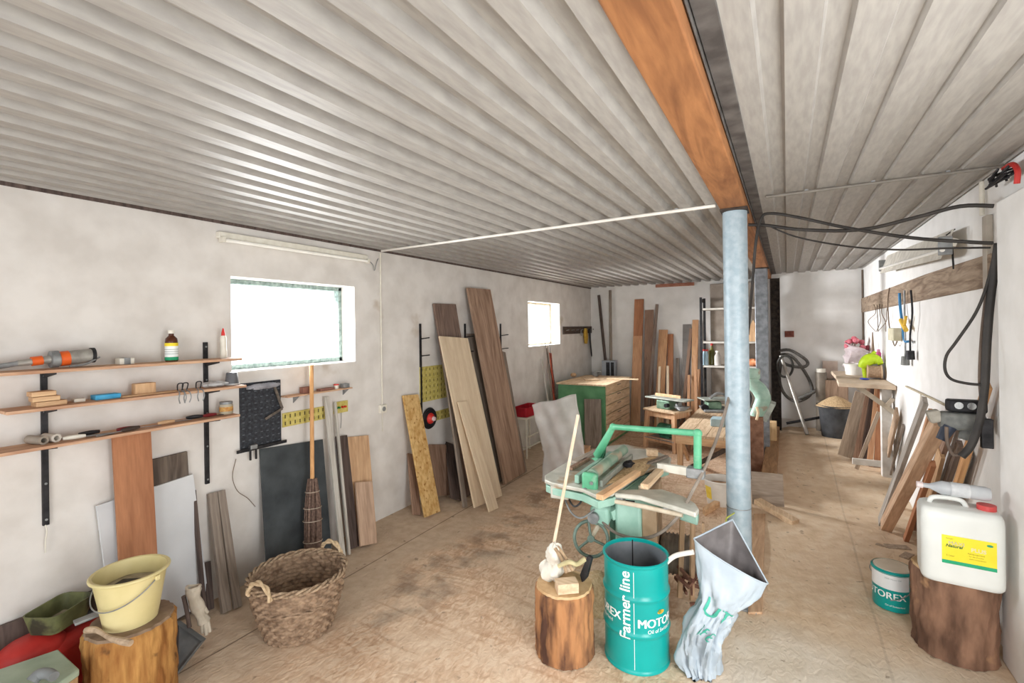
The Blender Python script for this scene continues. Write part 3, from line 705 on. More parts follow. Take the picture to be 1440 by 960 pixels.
lean('wooden_plank', 'tallest brown plank leaning near the far window', 'plank', (724, 673), (673, 407), .50, .03, wood('tall_brown', '86664f', 'ab8a70', rings=8), off=.06)
lean('wooden_batten', 'thin dark batten behind the right edge of the tallest brown plank', 'batten', (738, 664), (708, 496), .07, .02, GREYWOOD, off=.0)
o = lean('skirting_board', 'dark stained board standing on edge at the foot of the left wall', 'board', V((XL + .04, .92, 0)), V((XL + .02, .92, .38)), 1.0, .02, DARKWOOD)
# ============================================================ LEFT FLOOR OBJECTS
def stump(name, lab, c, r, h, bark, core, split=False, seed=1, n=56):
    rnd = random.Random(seed); ph = [rnd.uniform(0, 6.28) for _ in range(6)]
    from mathutils import noise as _nz
    def fb_(th, i):
        q = V((math.cos(th) * 2.2 + seed, math.sin(th) * 2.2, i * .06)); q2 = V((math.cos(th) * 7 + seed, math.sin(th) * 7, i * .16)); q3 = V((math.cos(th) * 16, math.sin(th) * 16 + seed, i * .5))
        return 1 + .055 * _nz.noise(q) + .055 * _nz.noise(q2) + (.03 * _nz.noise(q3) if 0 < i < kk else 0)
    kk = 26
    f = lambda th, i: 1 + .055 * _nz.noise(V((math.cos(th) * 2.2 + seed, math.sin(th) * 2.2, kk * .06))) + .04 * _nz.noise(V((math.cos(th) * 7 + seed, math.sin(th) * 7, kk * .16)))
    f0 = lambda th, i: 1 + .035 * math.sin(2 * th + ph[0]) + .03 * math.sin(5 * th + ph[1]) + .018 * math.sin(11 * th + ph[2] + i * .25) + .014 * math.sin(19 * th + ph[3] + i * .15)
    t = thing(name, lab, 'tree stump', c); k = kk; n = 120
    build('bark', MB().lathe([(r * 1.04, .004)] + [(r * (1.03 - .008 * math.sin(i * .5)), (h - .012) * i / k) for i in range(1, k)] + [(r * .985, h - .012)], c, n=n, fn=fb_), bark, t, smooth=60)
    build('cut_face', MB().lathe([(r * .985, h - .012), (r * .96, h), (r * .5, h + .001), (0, h)], c, n=n, fn=f), core, t, smooth=60)
    
    return t
BARK1 = mat('split_wood', '8a5a2c', 'b98a4e', rough=.9, scale=26, bump=1.0, stretch=(1, 1, .16), spots=('5a3c22', 9, .6))
CUT = mat('cut_wood', 'b8966c', 'd2b48c', rough=.85, scale=12, bump=.3)
sc = V((-2.765, 1.065, 0))
stump('chopping_stump', 'split golden-brown stump carrying the yellow bucket', sc, .172, .42, BARK1, mat('cut_wood_dark', '7a6450', '96806a', scale=14, bump=.4), seed=3)
def bucket(name, lab, c, r0, r1, h, m, hm, handle_dir, fill=None, tilt=None, rimr=.008, hh=.5, swing=1, cat='bucket'):
    t = thing(name, lab, cat, c)
    build('body', MB().lathe([(0, 0), (r0, 0), (r1, h), (r1 + rimr, h), (r1 + rimr, h + .006), (r1 - .004, h + .006), (r0 - .004, .006), (0, .006)], c, n=48), m, t)
    build('rim', MB().tube([c + V((math.cos(a) * (r1 + rimr * .7), math.sin(a) * (r1 + rimr * .7), h)) for a in [i * math.pi / 20 for i in range(40)]], rimr, n=10, sub=0, closed=True), m, t)
    if handle_dir is not None:
        hd = V(handle_dir).normalized(); sd = V((-hd.y, hd.x, 0)); pts = []
        for i in range(13):
            a = math.pi * i / 12
            pts.append(c + sd * math.cos(a) * (r1 + .006) + hd * (math.sin(a) * (r1 * (1.0 if swing else .9)) ) + UP * (h - .02 - math.sin(a) * h * hh))
        build('handle', MB().tube(pts, .0028, n=8, sub=3), hm, t)
        for s_ in (-1, 1): build('lug', MB().box(c + sd * s_ * (r1 + .006) + UP * (h - .02), (.02, .02, .022)), m, t, bevel=.003)
    return t
t = bucket('yellow_bucket', 'pale yellow plastic bucket on the split stump by the left wall', V((-2.75, 1.06, .422)), .105, .145, .235, mat('yellow_plastic', 'cdc08a', 'dacd9a', rough=.4, scale=6, bump=.03), GREYM, (.35, -1, 0), hh=.42)
c = V((-2.75, 1.06, .422))
build('residue', MB().sph(c + UP * .165, 1, (.126, .126, .012), n=24, fn=lambda a, b: 1 + .05 * math.sin(5 * a)), mat('dust_fill', '8c8370', 'b0a690', scale=20, bump=.5), t)
build('putty_knife', MB().beam(c + V((-.05, -.03, .18)), c + V((.06, .03, .188)), .05, .008), DARKM, t, bevel=.002)
p = at(160, 893, z=.43)
o = build('axe_handle', MB().tube([at(120, 886, z=.442), at(136, 886, z=.445), at(156, 897, z=.44), at(184, 904, z=.438)], lambda u: .012 + .003 * math.sin(u * 9), n=10), wood('handle_wood', '9c8468', 'b89e80', 'y')); tag(o, 'carved wooden tool handle lying on the stump in front of the yellow bucket', 'handle')
o = build('flat_iron', MB().beam(at(104, 876, z=.455), at(152, 857, z=.46), .045, .012), GREYM, bevel=.002); tag(o, 'grey flat iron lying behind the wooden handle on the stump', 'tool')
# red can with green tray on it
rc = at(74, 898, z=.26); rc.z = 0; rc.x += .03
t = thing('fuel_can', 'red plastic fuel can on the floor under the green tray', 'can', rc)
RP = mat('worn_red_plastic', 'a32420', 'bd352f', rough=.5, scale=8, bump=.05, spots=('8d1a1a', 12, .66))
M = Matrix.Rotation(.35, 3, 'Z')
build('body', MB().box(rc + UP * .15, (.24, .40, .3), M), RP, t, bevel=.05)
build('shoulder', MB().sph(rc + M @ V((0, -.1, .28)), 1, (.11, .13, .07), n=24), RP, t)
build('cap', MB().cyl(rc + M @ V((.05, .12, .30)), rc + M @ V((.05, .12, .335)), .025, n=20), BLACK, t)
tc_ = at(84, 862, z=.40); tc_.z = .348
t = thing('metal_tray', 'olive green metal tray on top of the red can', 'tray', tc_)
TG = mat('olive_enamel', '55593a', '74774e', rough=.6, scale=12, bump=.15, spots=('37372a', 6, .55))
def rrect(w, d, r, n=6):
    out = []
    for cx, cy, a0 in ((w / 2 - r, d / 2 - r, 0), (-w / 2 + r, d / 2 - r, 90), (-w / 2 + r, -d / 2 + r, 180), (w / 2 - r, -d / 2 + r, 270)):
        for k in range(n + 1): a = math.radians(a0 + 90 * k / n); out.append((cx + r * math.cos(a), cy + r * math.sin(a)))
    return out
def tub(c, w, d, h, flare, M, th=.006, r=.03):
    A = rrect(w, d, r); B = rrect(w + flare, d + flare, r + .01); B2 = rrect(w + flare - 2 * th, d + flare - 2 * th, r + .006); A2 = rrect(w - 2 * th, d - 2 * th, r - .004); n = len(A)
    vs = [c + M @ V((x, y, 0)) for x, y in A] + [c + M @ V((x, y, h)) for x, y in B] + [c + M @ V((x, y, h)) for x, y in B2] + [c + M @ V((x, y, th)) for x, y in A2]
    f = [tuple(range(n))[::-1], tuple(range(3 * n, 4 * n))]
    for k in range(3):
        for i in range(n): f.append((k * n + i, k * n + (i + 1) % n, (k + 1) * n + (i + 1) % n, (k + 1) * n + i))
    return MB().add(vs, f)
build('pan', tub(tc_ + UP * .002, .14, .19, .095, .04, Matrix.Rotation(.5, 3, 'Z')), TG, t)
build('residue', MB().box(tc_ + UP * .018, (.12, .16, .012), Matrix.Rotation(.5, 3, 'Z')), mat('dust_fill', '', ''), t)
# pale green case at the very corner
A_, B_, C_, D_ = at(82, 912, z=.36), at(112, 940, z=.36), at(40, 990, z=.36), at(-60, 960, z=.36)
t = thing('tool_case', 'pale green topped wooden case in the lower left corner of the photo', 'case', V(((A_ + C_) / 2).to_tuple()[:2] + (0,)))
build('lid', MB().prism([A_, B_, C_, D_], (0, 0, -.03)), mat('sage_paint', '8a9a86', 'a2b09c', rough=.55, scale=8), t, bevel=.006)
sh = lambda q, k: ((A_ + C_) / 2).lerp(q, k)
build('box_body', MB().prism([V((sh(q, .96).x, sh(q, .96).y, .329)) for q in (A_, B_, C_, D_)], (0, 0, -.328)), wood('case_wood', '8d6a42', 'b38c58'), t, bevel=.003)
o = build('pipe_elbow', MB().tube([at(45, 958, z=.385), at(55, 948, z=.40), at(68, 947, z=.40), at(76, 951, z=.40)], lambda u: .024 - .006 * u, n=16), mat('grey_pvc', '6d7172', '85898a', rough=.45, bump=0)); tag(o, 'grey pipe elbow lying on the pale green case', 'pipe')
# dustpan and glove
g0 = at(262, 938, z=.0)
t = thing('dustpan', 'grey metal dustpan propped against the stump', 'dustpan', g0)
q = [at(252, 872, z=.20), at(289, 898, z=.12), at(250, 948, z=.02), at(236, 900, z=.10)]
DP = mat('zinc', '6a6e70', '85898b', rough=.45, metal=.5, scale=9)
nrm = (q[1] - q[0]).cross(q[3] - q[0]).normalized()
build('pan', MB().prism(q, nrm * .004), DP, t)
for a, b in ((0, 1), (1, 2), (0, 3)):
    build('lip', MB().prism([q[a], q[b], q[b] - nrm * .03, q[a] - nrm * .03], (q[2] - q[0]).normalized() * .003), DP, t)
build('handle', MB().tube([q[0].lerp(q[1], .4), at(262, 855, z=.26), at(258, 838, z=.33)], .011, n=10), DARKWOOD, t)
# leather glove
gb = at(280, 868, z=.2)
t = thing('work_glove', 'dusty cream work glove draped over the dustpan', 'glove', gb)
GL = mat('cream_leather', 'b5ab9a', 'cfc6b6', rough=.9, scale=12, bump=.6)
P = [at(272, 826, z=.37), at(273, 840, z=.32), at(280, 858, z=.24), at(287, 874, z=.17)]
mb = MB().tube(P, lambda u: .036 - .008 * u + .004 * math.sin(u * 14), n=20)
for k_, v in enumerate(mb.bm.verts): v.co += V((.002 * math.sin(k_ * 1.9), .002 * math.cos(k_ * 2.7), .0))
build('palm', mb, GL, t)
for k, (a, b) in enumerate((((284, 870, .19), (285, 889, .10)), ((288, 871, .18), (290, 892, .09)), ((291, 870, .18), (295, 888, .10)), ((284, 850, .26), (292, 862, .22)))):
    build('finger', MB().tube([at(a[0], a[1], z=a[2]), at((a[0] + b[0]) / 2, (a[1] + b[1]) / 2, z=(a[2] + b[2]) / 2), at(b[0], b[1], z=b[2])], lambda u: .012 - .003 * u, n=10), GL, t)
build('cuff', MB().tube([P[0] + V((math.cos(a) * .036, math.sin(a) * .03, .006 * math.sin(2 * a))) for a in [i * math.pi / 8 for i in range(16)]], .008, n=8, closed=True, sub=2), GL, t)

# ------------- wicker basket
def basket():
    c = V((-2.58, 1.84, 0)); t = thing('wicker_basket', 'big brown wicker basket with two handles on the floor below the broom', 'basket', c)
    H_, r0, r1 = .34, .185, .265; NS = 4
    WK = mat('wicker', '6a5442', 'a88f76', rough=.8, scale=24, bump=.1, pos=(.3, .7), detail=3); n, rows = 208, 15
    vs, f = [], []
    prof = []
    for i in range(rows * NS + 1): u = i / (rows * NS); prof.append((r0 + (r1 - r0) * (1 - (1 - u) ** 1.6), H_ * u))
    for side in (1, -1):
        mb_r = []
    def fn(sgn):
        def g(th, i):
            row = i // NS; within = (i % NS) / NS
            return 1 + sgn * .036 * math.sin(26 * th + math.pi * (row % 2)) * math.sin(math.pi * within) - sgn * .03 * (1 if i % NS == 0 else 0) + .006 * math.sin(3 * th)
        return g
    mb = MB().lathe(prof, c, n=n, fn=fn(1))
    build('side', mb, WK, t, smooth=70)
    build('inner_side', MB().lathe([(r - .014, h) for r, h in prof], c, n=n, fn=fn(-1)), WK, t, smooth=70)
    build('base', MB().lathe([(0, .006), (r0 * .6, .012), (r0, .004)], c, n=40), WK, t)
    rim = MB()
    for k in range(3):
        rim.tube([c + V((math.cos(a) * (r1 + .002 + .012 * math.cos(9 * a + k * 2.1)), math.sin(a) * (r1 + .002 + .012 * math.cos(9 * a + k * 2.1)), H_ + .004 + .011 * math.sin(9 * a + k * 2.1))) for a in [2 * math.pi * i / 180 for i in range(180)]], .0075, n=7, sub=0, closed=True)
    build('rim', rim, mat('wicker_rim', '7d6650', 'b09a80', rough=.8, scale=50, bump=.4), t)
    mid = MB().tube([c + V((math.cos(a) * (r0 + .066), math.sin(a) * (r0 + .066), H_ * .62 + .004 * math.sin(22 * a))) for a in [2 * math.pi * i / 120 for i in range(120)]], .008, n=7, sub=0, closed=True)
    build('waling', mid, WK, t)
    HM = mat('handle_cane', 'b09878', 'cdb694', rough=.7, scale=50, bump=.4)
    for a0 in (math.radians(278), math.radians(98)):
        e = V((math.cos(a0), math.sin(a0), 0)); s_ = V((-e.y, e.x, 0)); pts = []
        for i in range(9):
            a = math.pi * i / 8; pts.append(c + e * (r1 + .01 + .0 * math.sin(a)) + s_ * math.cos(a) * .085 + UP * (H_ - .015 + .085 * math.sin(a)))
        mb = MB()
        for k in range(2): mb.tube([p_ + e * .008 * math.cos(i * 1.3 + k * 3.14) + UP * .008 * math.sin(i * 1.3 + k * 3.14) for i, p_ in enumerate(pts)], .0085, n=8, sub=4)
        build('handle', mb, HM, t)
    rnd = random.Random(5); mb = MB()
    for k in range(40):
        a, r_ = rnd.uniform(0, 6.28), rnd.uniform(0, r0 * .8); q_ = c + V((math.cos(a) * r_, math.sin(a) * r_, .02)); a2 = rnd.uniform(0, 6.28); mb.beam(q_, q_ + V((math.cos(a2) * .05, math.sin(a2) * .05, .012)), .006, .003)
    build('wood_scraps', mb, DARKWOOD, t)
basket()
# ------------- twig broom upside down? handle up, brush on the floor
def broom():
    a = at(438, 513, x=XL + .13); b = V((XL + .26, a.y - .03, .02)); b = at(440, 785, x=XL + .27); b.z = max(b.z, .02)
    t = thing('twig_broom', 'twig broom with light wooden handle standing behind the basket', 'broom', b)
    d = (b - a); L = d.length; d.normalize(); j = a + d * (L * .60)
    build('handle', MB().tube([a, a.lerp(j, .5), j + d * .05], .0155, n=14, sub=3), wood('broom_handle', 'c58a45', 'dba25c'), t)
    u = d.cross(V((1, 0, 0))).normalized(); w = d.cross(u); mb = MB(); rnd = random.Random(9); Lb = (b - j).length
    for k in range(230):
        th = rnd.uniform(0, 6.28); q = math.sqrt(rnd.random())
        pts = []
        for s_ in range(7):
            v = s_ / 6; R = (.036 + .022 * math.sin(min(1, v * 1.35) * 2.6) + .028 * v ** 2) * q * (1 + .12 * math.sin(v * 19))
            pts.append(j + d * (Lb * (v + rnd.uniform(-.01, .01))) + (u * math.cos(th + v * .15) + w * math.sin(th + v * .15)) * R)
        mb.tube(pts, .0021, n=4, sub=1)
    build('twigs', mb, mat('twigs', '5e4a42', '8a7264', rough=.9, scale=60), t)
    for v in (.16, .36, .52, .78):
        R = (.038 + .022 * math.sin(min(1, v * 1.35) * 2.6) + .028 * v * v)
        build('binding', MB().tube([j + d * Lb * v + (u * math.cos(x) + w * math.sin(x)) * R for x in [2 * math.pi * i / 24 for i in range(24)]], .0035, n=6, sub=0, closed=True), mat('binding_wire', 'a09080', 'b8a898'), t)
broom()

# ============================================================ MIDDLE OF THE LEFT SIDE
# white stand with red box, plastic sheet
s0 = at(741, 645, z=0); s0.x = max(s0.x, XL + .25)
hx_, hy_ = .30, .55; topz = at(742, 590, y=s0.y).z
t = thing('white_stand', 'white tubular stand by the wall carrying the red box', 'stand', s0)
for dx in (0, -.22):
    for dy in (0, .5): build('leg', MB().cyl((s0.x + dx, s0.y + dy, 0), (s0.x + dx, s0.y + dy, topz), .012, n=12), CREAM, t)
build('top', MB().bb(s0.x - .24, s0.x + .02, s0.y - .02, s0.y + .52, topz, topz + .02), CREAM, t, bevel=.004)
build('rail', MB().cyl((s0.x, s0.y, topz * .55), (s0.x, s0.y + .5, topz * .55), .01, n=10).cyl((s0.x, s0.y, .15), (s0.x - .22, s0.y, .15), .01, n=10).cyl((s0.x, s0.y, .15), (s0.x, s0.y + .5, .15), .01, n=10), CREAM, t)
t = thing('red_box', 'dark red plastic box on the white stand', 'box', V((s0.x - .11, s0.y + .25, topz + .02)))
build('body', tub(V((s0.x - .11, s0.y + .25, topz + .021)), .2, .44, .13, .02, Matrix.Identity(3), r=.03), mat('crimson', '9c1424', 'b81d2e', rough=.4, bump=0), t)
# translucent sheet hanging over a box
Z0 = .06; bx0 = at(762, 690, z=0)
yp = bx0.y + .35
def on_y(px, py, y): return at(px, py, y=y)
quad = [on_y(748, 569, yp), on_y(811, 554, yp + .1), on_y(822, 640, yp), on_y(764, 640, yp - .02), ]
t = thing('plastic_sheet', 'crumpled translucent plastic sheet hanging over a box behind the machine', 'plastic sheet', V((quad[3].x, yp, 0)))
nu, nv = 28, 34; vs = []
pbot = [on_y(763, 684, yp - .06), on_y(826, 678, yp - .04)]
for j in range(nv + 1):
    v = j / nv
    for i in range(nu + 1):
        u = i / nu
        if v < .65: vv = v / .65; p_ = quad[0].lerp(quad[1], u).lerp(quad[3].lerp(quad[2], u), vv)
        else: vv = (v - .65) / .35; p_ = quad[3].lerp(quad[2], u).lerp(pbot[0].lerp(pbot[1], u), vv)
        p_ = p_ + V((0, .018 * math.sin(5 * u + 4 * v) + .010 * math.sin(17 * u - 9 * v) + .008 * math.sin(23 * v + 8 * u), .01 * math.sin(9 * u)))
        p_.z = max(p_.z, .012); vs.append(p_)
mb = MB().add(vs, [(j * (nu + 1) + i, j * (nu + 1) + i + 1, (j + 1) * (nu + 1) + i + 1, (j + 1) * (nu + 1) + i) for j in range(nv) for i in range(nu)])
o = build('sheet', mb, mat('milky_film', 'dedad6', 'ebe8e4', rough=.25, scale=8, bump=.4, alpha=.6), t, smooth=80)
sd = o.modifiers.new('solid', 'SOLIDIFY'); sd.thickness = .002
t2 = thing('cardboard_box', 'light brown carton standing behind the plastic sheet', 'box', V((quad[3].x + .2, yp + .35, 0)))
cbx = quad[3].lerp(quad[2], .5)
build('body', MB().box((cbx.x + .02, yp + .22, .19), (.36, .22, .37)), mat('carton', 'b08a66', 'c49d78', rough=.85, scale=10), t2, bevel=.004)
build('flap', MB().box((cbx.x + .02, yp + .22, .378), (.37, .23, .005)), mat('carton', '', ''), t2)
# long thin stick standing in the foam lump
# leaning strips by the far window
cols = [('narrow red-orange strip leaning below the far window', (789, 562), (774, 497), .05, .02, mat('orange_red_paint', 'a84a34', 'c05a42', scale=12)),
        ('grey strip leaning left of the red-orange strip', (783, 565), (769, 488), .03, .02, GREYWOOD),
        ('second grey strip leaning below the far window', (778, 565), (762, 505), .03, .02, wood('whitewashed_wood', '', ''))]
GCY = at(849, 542, z=.93).y + .05; cols_n = 0
for lab, b_, tp_, w_, th_, m_ in cols:
    tt = on_left(tp_[0], tp_[1], .03); bb_ = V((XL + .32, tt.y - .12, 0)); 
    # the feet are hidden behind the white stand
    lean('wooden_batten', lab, 'batten', V((XL + .30, GCY - .05 - .06 * (cols_n := cols_n + 1), 0)), tt, w_, th_, m_, group=None)
for k, (tx, ty) in enumerate(((760, 449), (767, 446))):
    tt = on_left(tx, ty, .02); o = build('iron_rod', MB().tube([tt, tt.lerp(V((XL + .40, GCY - .12 - .05 * k, .02)), .5) + V((0, .012, 0)), V((XL + .40, GCY - .12 - .05 * k, .0))], .0055, n=8), RUST)
    tag(o, ['left one of two thin iron rods leaning across the far window', 'right one of two thin iron rods leaning across the far window'][k], 'rod', 'iron rods by the far window')
# tool rack on the wall right of the far window
a = on_left(791, 459, 0); b = on_left(850, 459, 0); b.y = YB - .03; z1 = on_left(810, 459).z; z0 = on_left(810, 469).z
o = build('tool_rack', MB().bb(XL + .001, XL + .025, a.y, b.y, z0, z1), DARKWOODY, bevel=.002); tag(o, 'dark wooden rack strip on the wall right of the far window', 'rack')
for k in range(6): q = V((XL + .025, a.y + (b.y - a.y) * (k + .5) / 6, (z0 + z1) / 2)); build('hook', MB().cyl(q, q + V((.05, 0, .01)), .005, n=8), GREYM, o)
rz = (z0 + z1) / 2
def hang(name, lab, cat, px, pts, r, m, flat=.4):
    y = on_left(px, 465, .04).y; mb = MB().tube([V((XL + .045, y + dy, rz + dz)) for dy, dz in pts], r, n=10)
    for v in mb.bm.verts: v.co.x = XL + .045 + (v.co.x - XL - .045) * flat
    o = build(name, mb, m); return tag(o, lab, cat)
hang('work_glove', 'mustard yellow glove hanging on the dark rack', 'glove', 823, [(0, .03), (0, -.06), (.02, -.15), (.01, -.26)], lambda u: .045 + .03 * math.sin(u * 3), mat('mustard_cloth', 'a8842c', 'c49c3a', scale=20, bump=.5), .5)
hang('hand_saw', 'dark hand saw hanging beside the yellow glove', 'saw', 829, [(0, .02), (.01, -.18), (.06, -.4), (.09, -.52)], lambda u: .05 - .02 * u, DARKM, .15)
hang('leather_belt', 'dark belt bundle hanging at the right end of the rack', 'belt', 838, [(0, .03), (-.02, -.15), (.03, -.3), (.0, -.36)], lambda u: .06 - .01 * math.sin(8 * u), mat('dark_leather', '40322c', '5a473e', bump=.4), .5)
hang('steel_hook', 'small hook hanging left of the yellow glove', 'hook', 817, [(0, .0), (-.02, -.08), (.03, -.1), (.04, -.05)], .009, GREYM, 1)
hang('tin_snips', 'old snips hanging between saw and belt on the rack', 'snips', 834, [(0, .02), (.04, -.1), (.07, -.2)], .01, RUST, 1)
# poles in the corner
for k, (tx, ty, bx_, lab) in enumerate(((842, 415, 860, 'leaning dark round pole in the far left corner'), (858, 408, 860, 'upright dark round pole in the far left corner'))):
    tt = at(tx, ty, y=YB - .06 - .05 * k); bt = at(bx_, 590, y=YB - .25 - .06 * k); bt.z = 0
    bt.x = max(bt.x, XL + .1); tt.x = max(tt.x, XL + .06)
    o = build('wooden_pole', MB().tube([bt, bt.lerp(tt, .5), tt], .028, n=12, sub=0), GREYWOOD if k else DARKWOOD); tag(o, lab, 'pole')
# flat case standing in the corner behind the cabinet
kx0, kx1 = at(846, 515, y=8.62).x, at(864, 515, y=8.62).x; kz = at(855, 507, y=8.62).z
t = thing('corner_locker', 'narrow grey locker with dark doors in the far left corner behind the cabinet', 'locker', V(((kx0 + kx1) / 2, 8.68, 0)))
build('body', MB().bb(kx0, kx1, 8.63, 8.78, 0, kz), mat('locker_grey', '9aa0a8', 'b0b5bb', scale=6), t, bevel=.004)
for a_, b__ in ((.35, .62), (.72, .95)): build('door', MB().bb(kx0 + (kx1 - kx0) * a_, kx0 + (kx1 - kx0) * b__, 8.62, 8.63, .05, kz - .03), DARKM, t, bevel=.002)
# green cabinet
ct = .93; c0 = at(786, 534, z=ct); c1 = at(849, 542, z=ct); c2 = at(873, 529, z=ct)
cx0, cx1, cy0, cy1 = XL + .24, c1.x, (c1.y + .1), c2.y
t = thing('green_cabinet', 'green painted cabinet with bare wooden drawer fronts near the back', 'cabinet', V(((cx0 + cx1) / 2, (cy0 + cy1) / 2, 0)))
GP = mat('green_paint', '4f8259', '64976c', rough=.6, scale=6, bump=.1)
build('carcass', MB().bb(cx0, cx1 - .02, cy0, cy1, 0, ct - .025), GP, t, bevel=.005)
build('worktop', MB().bb(cx0 - .02, cx1 + .02, cy0 - .02, cy1 + .02, ct - .025, ct), DUSTPINEY, t, bevel=.003)
for k in range(6):
    z0_ = .05 + k * .143; d_ = build('drawer', MB().bb(cx1 - .02, cx1 - .002, cy0 + .03, cy1 - .03, z0_, z0_ + .133), DUSTPINEY, t, bevel=.003)
    build('finger_pull', MB().bb(cx1 - .003, cx1 + .006, (cy0 + cy1) / 2 - .08, (cy0 + cy1) / 2 + .08, z0_ + .1, z0_ + .115), GREYWOOD, d_)
def on_cab(px, py, dz=0): p_ = at(px, py, z=ct + .001); return p_
q = on_cab(806, 530); o = build('wood_knob_piece', MB().sph(q + UP * .035, .05, (1, 1, .7), n=12, fn=lambda a, b: 1 + .2 * math.sin(3 * a)), PINE); tag(o, 'rounded scrap of wood at the left on the green cabinet', 'offcut')
q = on_cab(830, 533); o = build('wooden_board', MB().box(q + UP * .01, (.22, .5, .018), Matrix.Rotation(.5, 3, 'Z')), DUSTPINEY, bevel=.002); tag(o, 'thin pale board lying on the green cabinet', 'board')
q = V((cx1 + .02, cy1 - .5, ct + .001)); o = build('wooden_lath', MB().box(q + UP * .03, (.5, .05, .02), Matrix.Rotation(.15, 3, 'Z')), mat('fresh_wood', 'dcc4a0', 'e8d4b4', scale=20), bevel=.002); o.location.z -= .02; tag(o, 'fresh white lath jutting over the right edge of the green cabinet', 'lath')
q = on_cab(838, 529); o = build('small_vice', MB().box(q + UP * .04, (.07, .07, .08)).cyl(q + V((-.02, 0, .08)), q + V((.09, 0, .08)), .015, n=10), GREYM, bevel=.006); tag(o, 'small grey vice standing on the green cabinet', 'vice')
# board leaning on the green front
bp = at(833, 628, z=0); bp.y = cy0 - .14; tp = V((bp.x + .01, cy0 - .045, at(838, 562, y=cy0 - .04).z)); bp.x = at(834, 600, y=bp.y).x
a_ = tp - bp
lean('wooden_board', 'short grey board leaning against the green cabinet front', 'board', bp, tp, .26, .02, GREYWOOD, plane='X')

# ============================================================ BACK WALL BOARDS
def back(lab, base, top, w, t_, m_, off=0., name='wooden_plank', cat='plank', group=None, by=None):
    tt = at(top[0], top[1], y=YB - off - t_ / 2 - .006); bb_ = at(base[0], base[1], y=YB - off - (by or .35)); bb_.z = 0
    return lean(name, lab, cat, bb_, tt, w, t_, m_, plane='B', group=group)
back('tall orange-brown plank at the left of the back wall row', (893, 597), (899, 421), .17, .03, ORANGEWOOD, .0)
back('orange plank standing in front of the tallest back wall plank', (893, 597), (897, 473), .17, .028, wood('bright_orange_wood', 'b37c50', 'c99566'), .13, by=.42)
back('greyish brown plank second from the left on the back wall', (912, 596), (913, 436), .16, .025, BROWNWOOD, .0)
back('thin grey-brown slanting batten between the back wall planks', (910, 594), (924, 428), .05, .03, wood('mauve_wood', '6b5a50', '8c786a'), .06, 'wooden_batten', 'batten')
back('light orange plank in the middle of the back wall row', (926, 592), (933, 464), .155, .03, wood('light_orange_wood', 'b9814f', 'd09c68'), .02)
back('dark orange plank right behind the light orange plank', (942, 590), (943, 470), .10, .025, ORANGEWOOD, .0)
back('thin grey post right of the orange planks', (954, 588), (953, 504), .055, .04, GREYWOOD, .0, 'wooden_post', 'post')
back('flat grey panel left of the metal shelving', (964, 588), (966, 456), .14, .016, mat('grey_board', '716c68', '86817c', scale=6), .0, 'grey_panel', 'panel')
back('slanting brown batten crossing the grey panel', (958, 592), (972, 462), .05, .025, BROWNWOOD, .05, 'wooden_batten', 'batten')
back('light brown plank close to the metal shelving', (975, 588), (978, 450), .10, .03, wood('light_orange_wood', '', ''), .02)
for k, (bx_, tx, ty) in enumerate(((967, 969, 528), (980, 977, 500), (983, 983, 520))):
    back(['short orange batten before the grey panel', 'thin orange batten before the light brown plank', 'short orange batten touching the metal shelving'][k], (bx_, 592), (tx, ty), .045, .025, wood('bright_orange_wood', '', ''), .25, 'wooden_batten', 'batten', by=.55)
for k, (bx_, tx, ty) in enumerate(((924, 928, 516), (939, 939, 515))):
    back(['left pale stick before the light orange plank', 'right pale stick before the light orange plank'][k], (bx_, 592), (tx, ty), .04, .025, wood('pale_ply', '', ''), .27, 'wooden_batten', 'batten', by=.58)

# metal shelving
sy0, sy1 = YB - .62, YB - .2; sx0 = at(984, 450, y=sy0).x; sx1 = at(1071, 450, y=sy0).x; szt = at(984, 418, y=sy0).z
t = thing('metal_shelving', 'dark metal shelving unit with white shelves at the back wall', 'shelving', V(((sx0 + sx1) / 2, (sy0 + sy1) / 2, 0)))
for x in (sx0, sx1 - .04):
    for y in (sy0, sy1 - .04): build('upright', MB().bb(x, x + .04, y, y + .003, 0, szt).bb(x, x + .003, y, y + .04, 0, szt), DARKM, t)
    build('brace', MB().beam((x + .02, sy0 + .02, szt - .05), (x + .02, sy1 - .02, szt - .05), .006, .06).beam((x + .02, sy0 + .02, .2), (x + .02, sy1 - .02, .7), .006, .025), DARKM, t)
shz = [at(1000, yy, y=sy0).z for yy in (433, 480, 514, 575)]
for k, z in enumerate(shz): build('shelf', MB().bb(sx0 + .004, sx1 - .004, sy0 + .004, sy1 - .004, z - .03, z), mat('dusty_white_metal', 'b5b0a8', 'ccc7be', rough=.6, scale=10), t, bevel=.002)
def on_shelf(px, k, d=.1): p_ = at(px, 500, y=sy0 + d); p_.z = shz[k] + .001; return p_
def bottle(name, lab, c, r, h, m_, capm, neck=.4, cat='bottle'):
    t = thing(name, lab, cat, c)
    build('body', MB().lathe([(0, 0), (r, 0), (r, h * .62), (r * neck, h * .8), (r * neck, h * .9), (0, h * .9)], c, n=20), m_, t)
    build('cap', MB().cyl(c + UP * h * .89, c + UP * h, r * neck * 1.25, n=16), capm, t); return t
bottle('spray_can', 'pale blue can with red top on the metal shelving', on_shelf(992, 2), .045, .26, mat('pale_blue', '9fbccb', 'b6cfdb', bump=0), REDP, .8, 'can')
bottle('wine_bottle', 'olive green bottle with red cap on the metal shelving', on_shelf(1001, 2, .2), .045, .36, mat('olive_glass', '5a5a2a', '74703a', rough=.2, bump=0), REDP, .35)
bottle('white_bottle', 'stout greyish white bottle on the metal shelving', on_shelf(1009, 2), .05, .24, mat('greywhite', 'b0aba4', 'c6c2bb', bump=0), CREAM, .5)
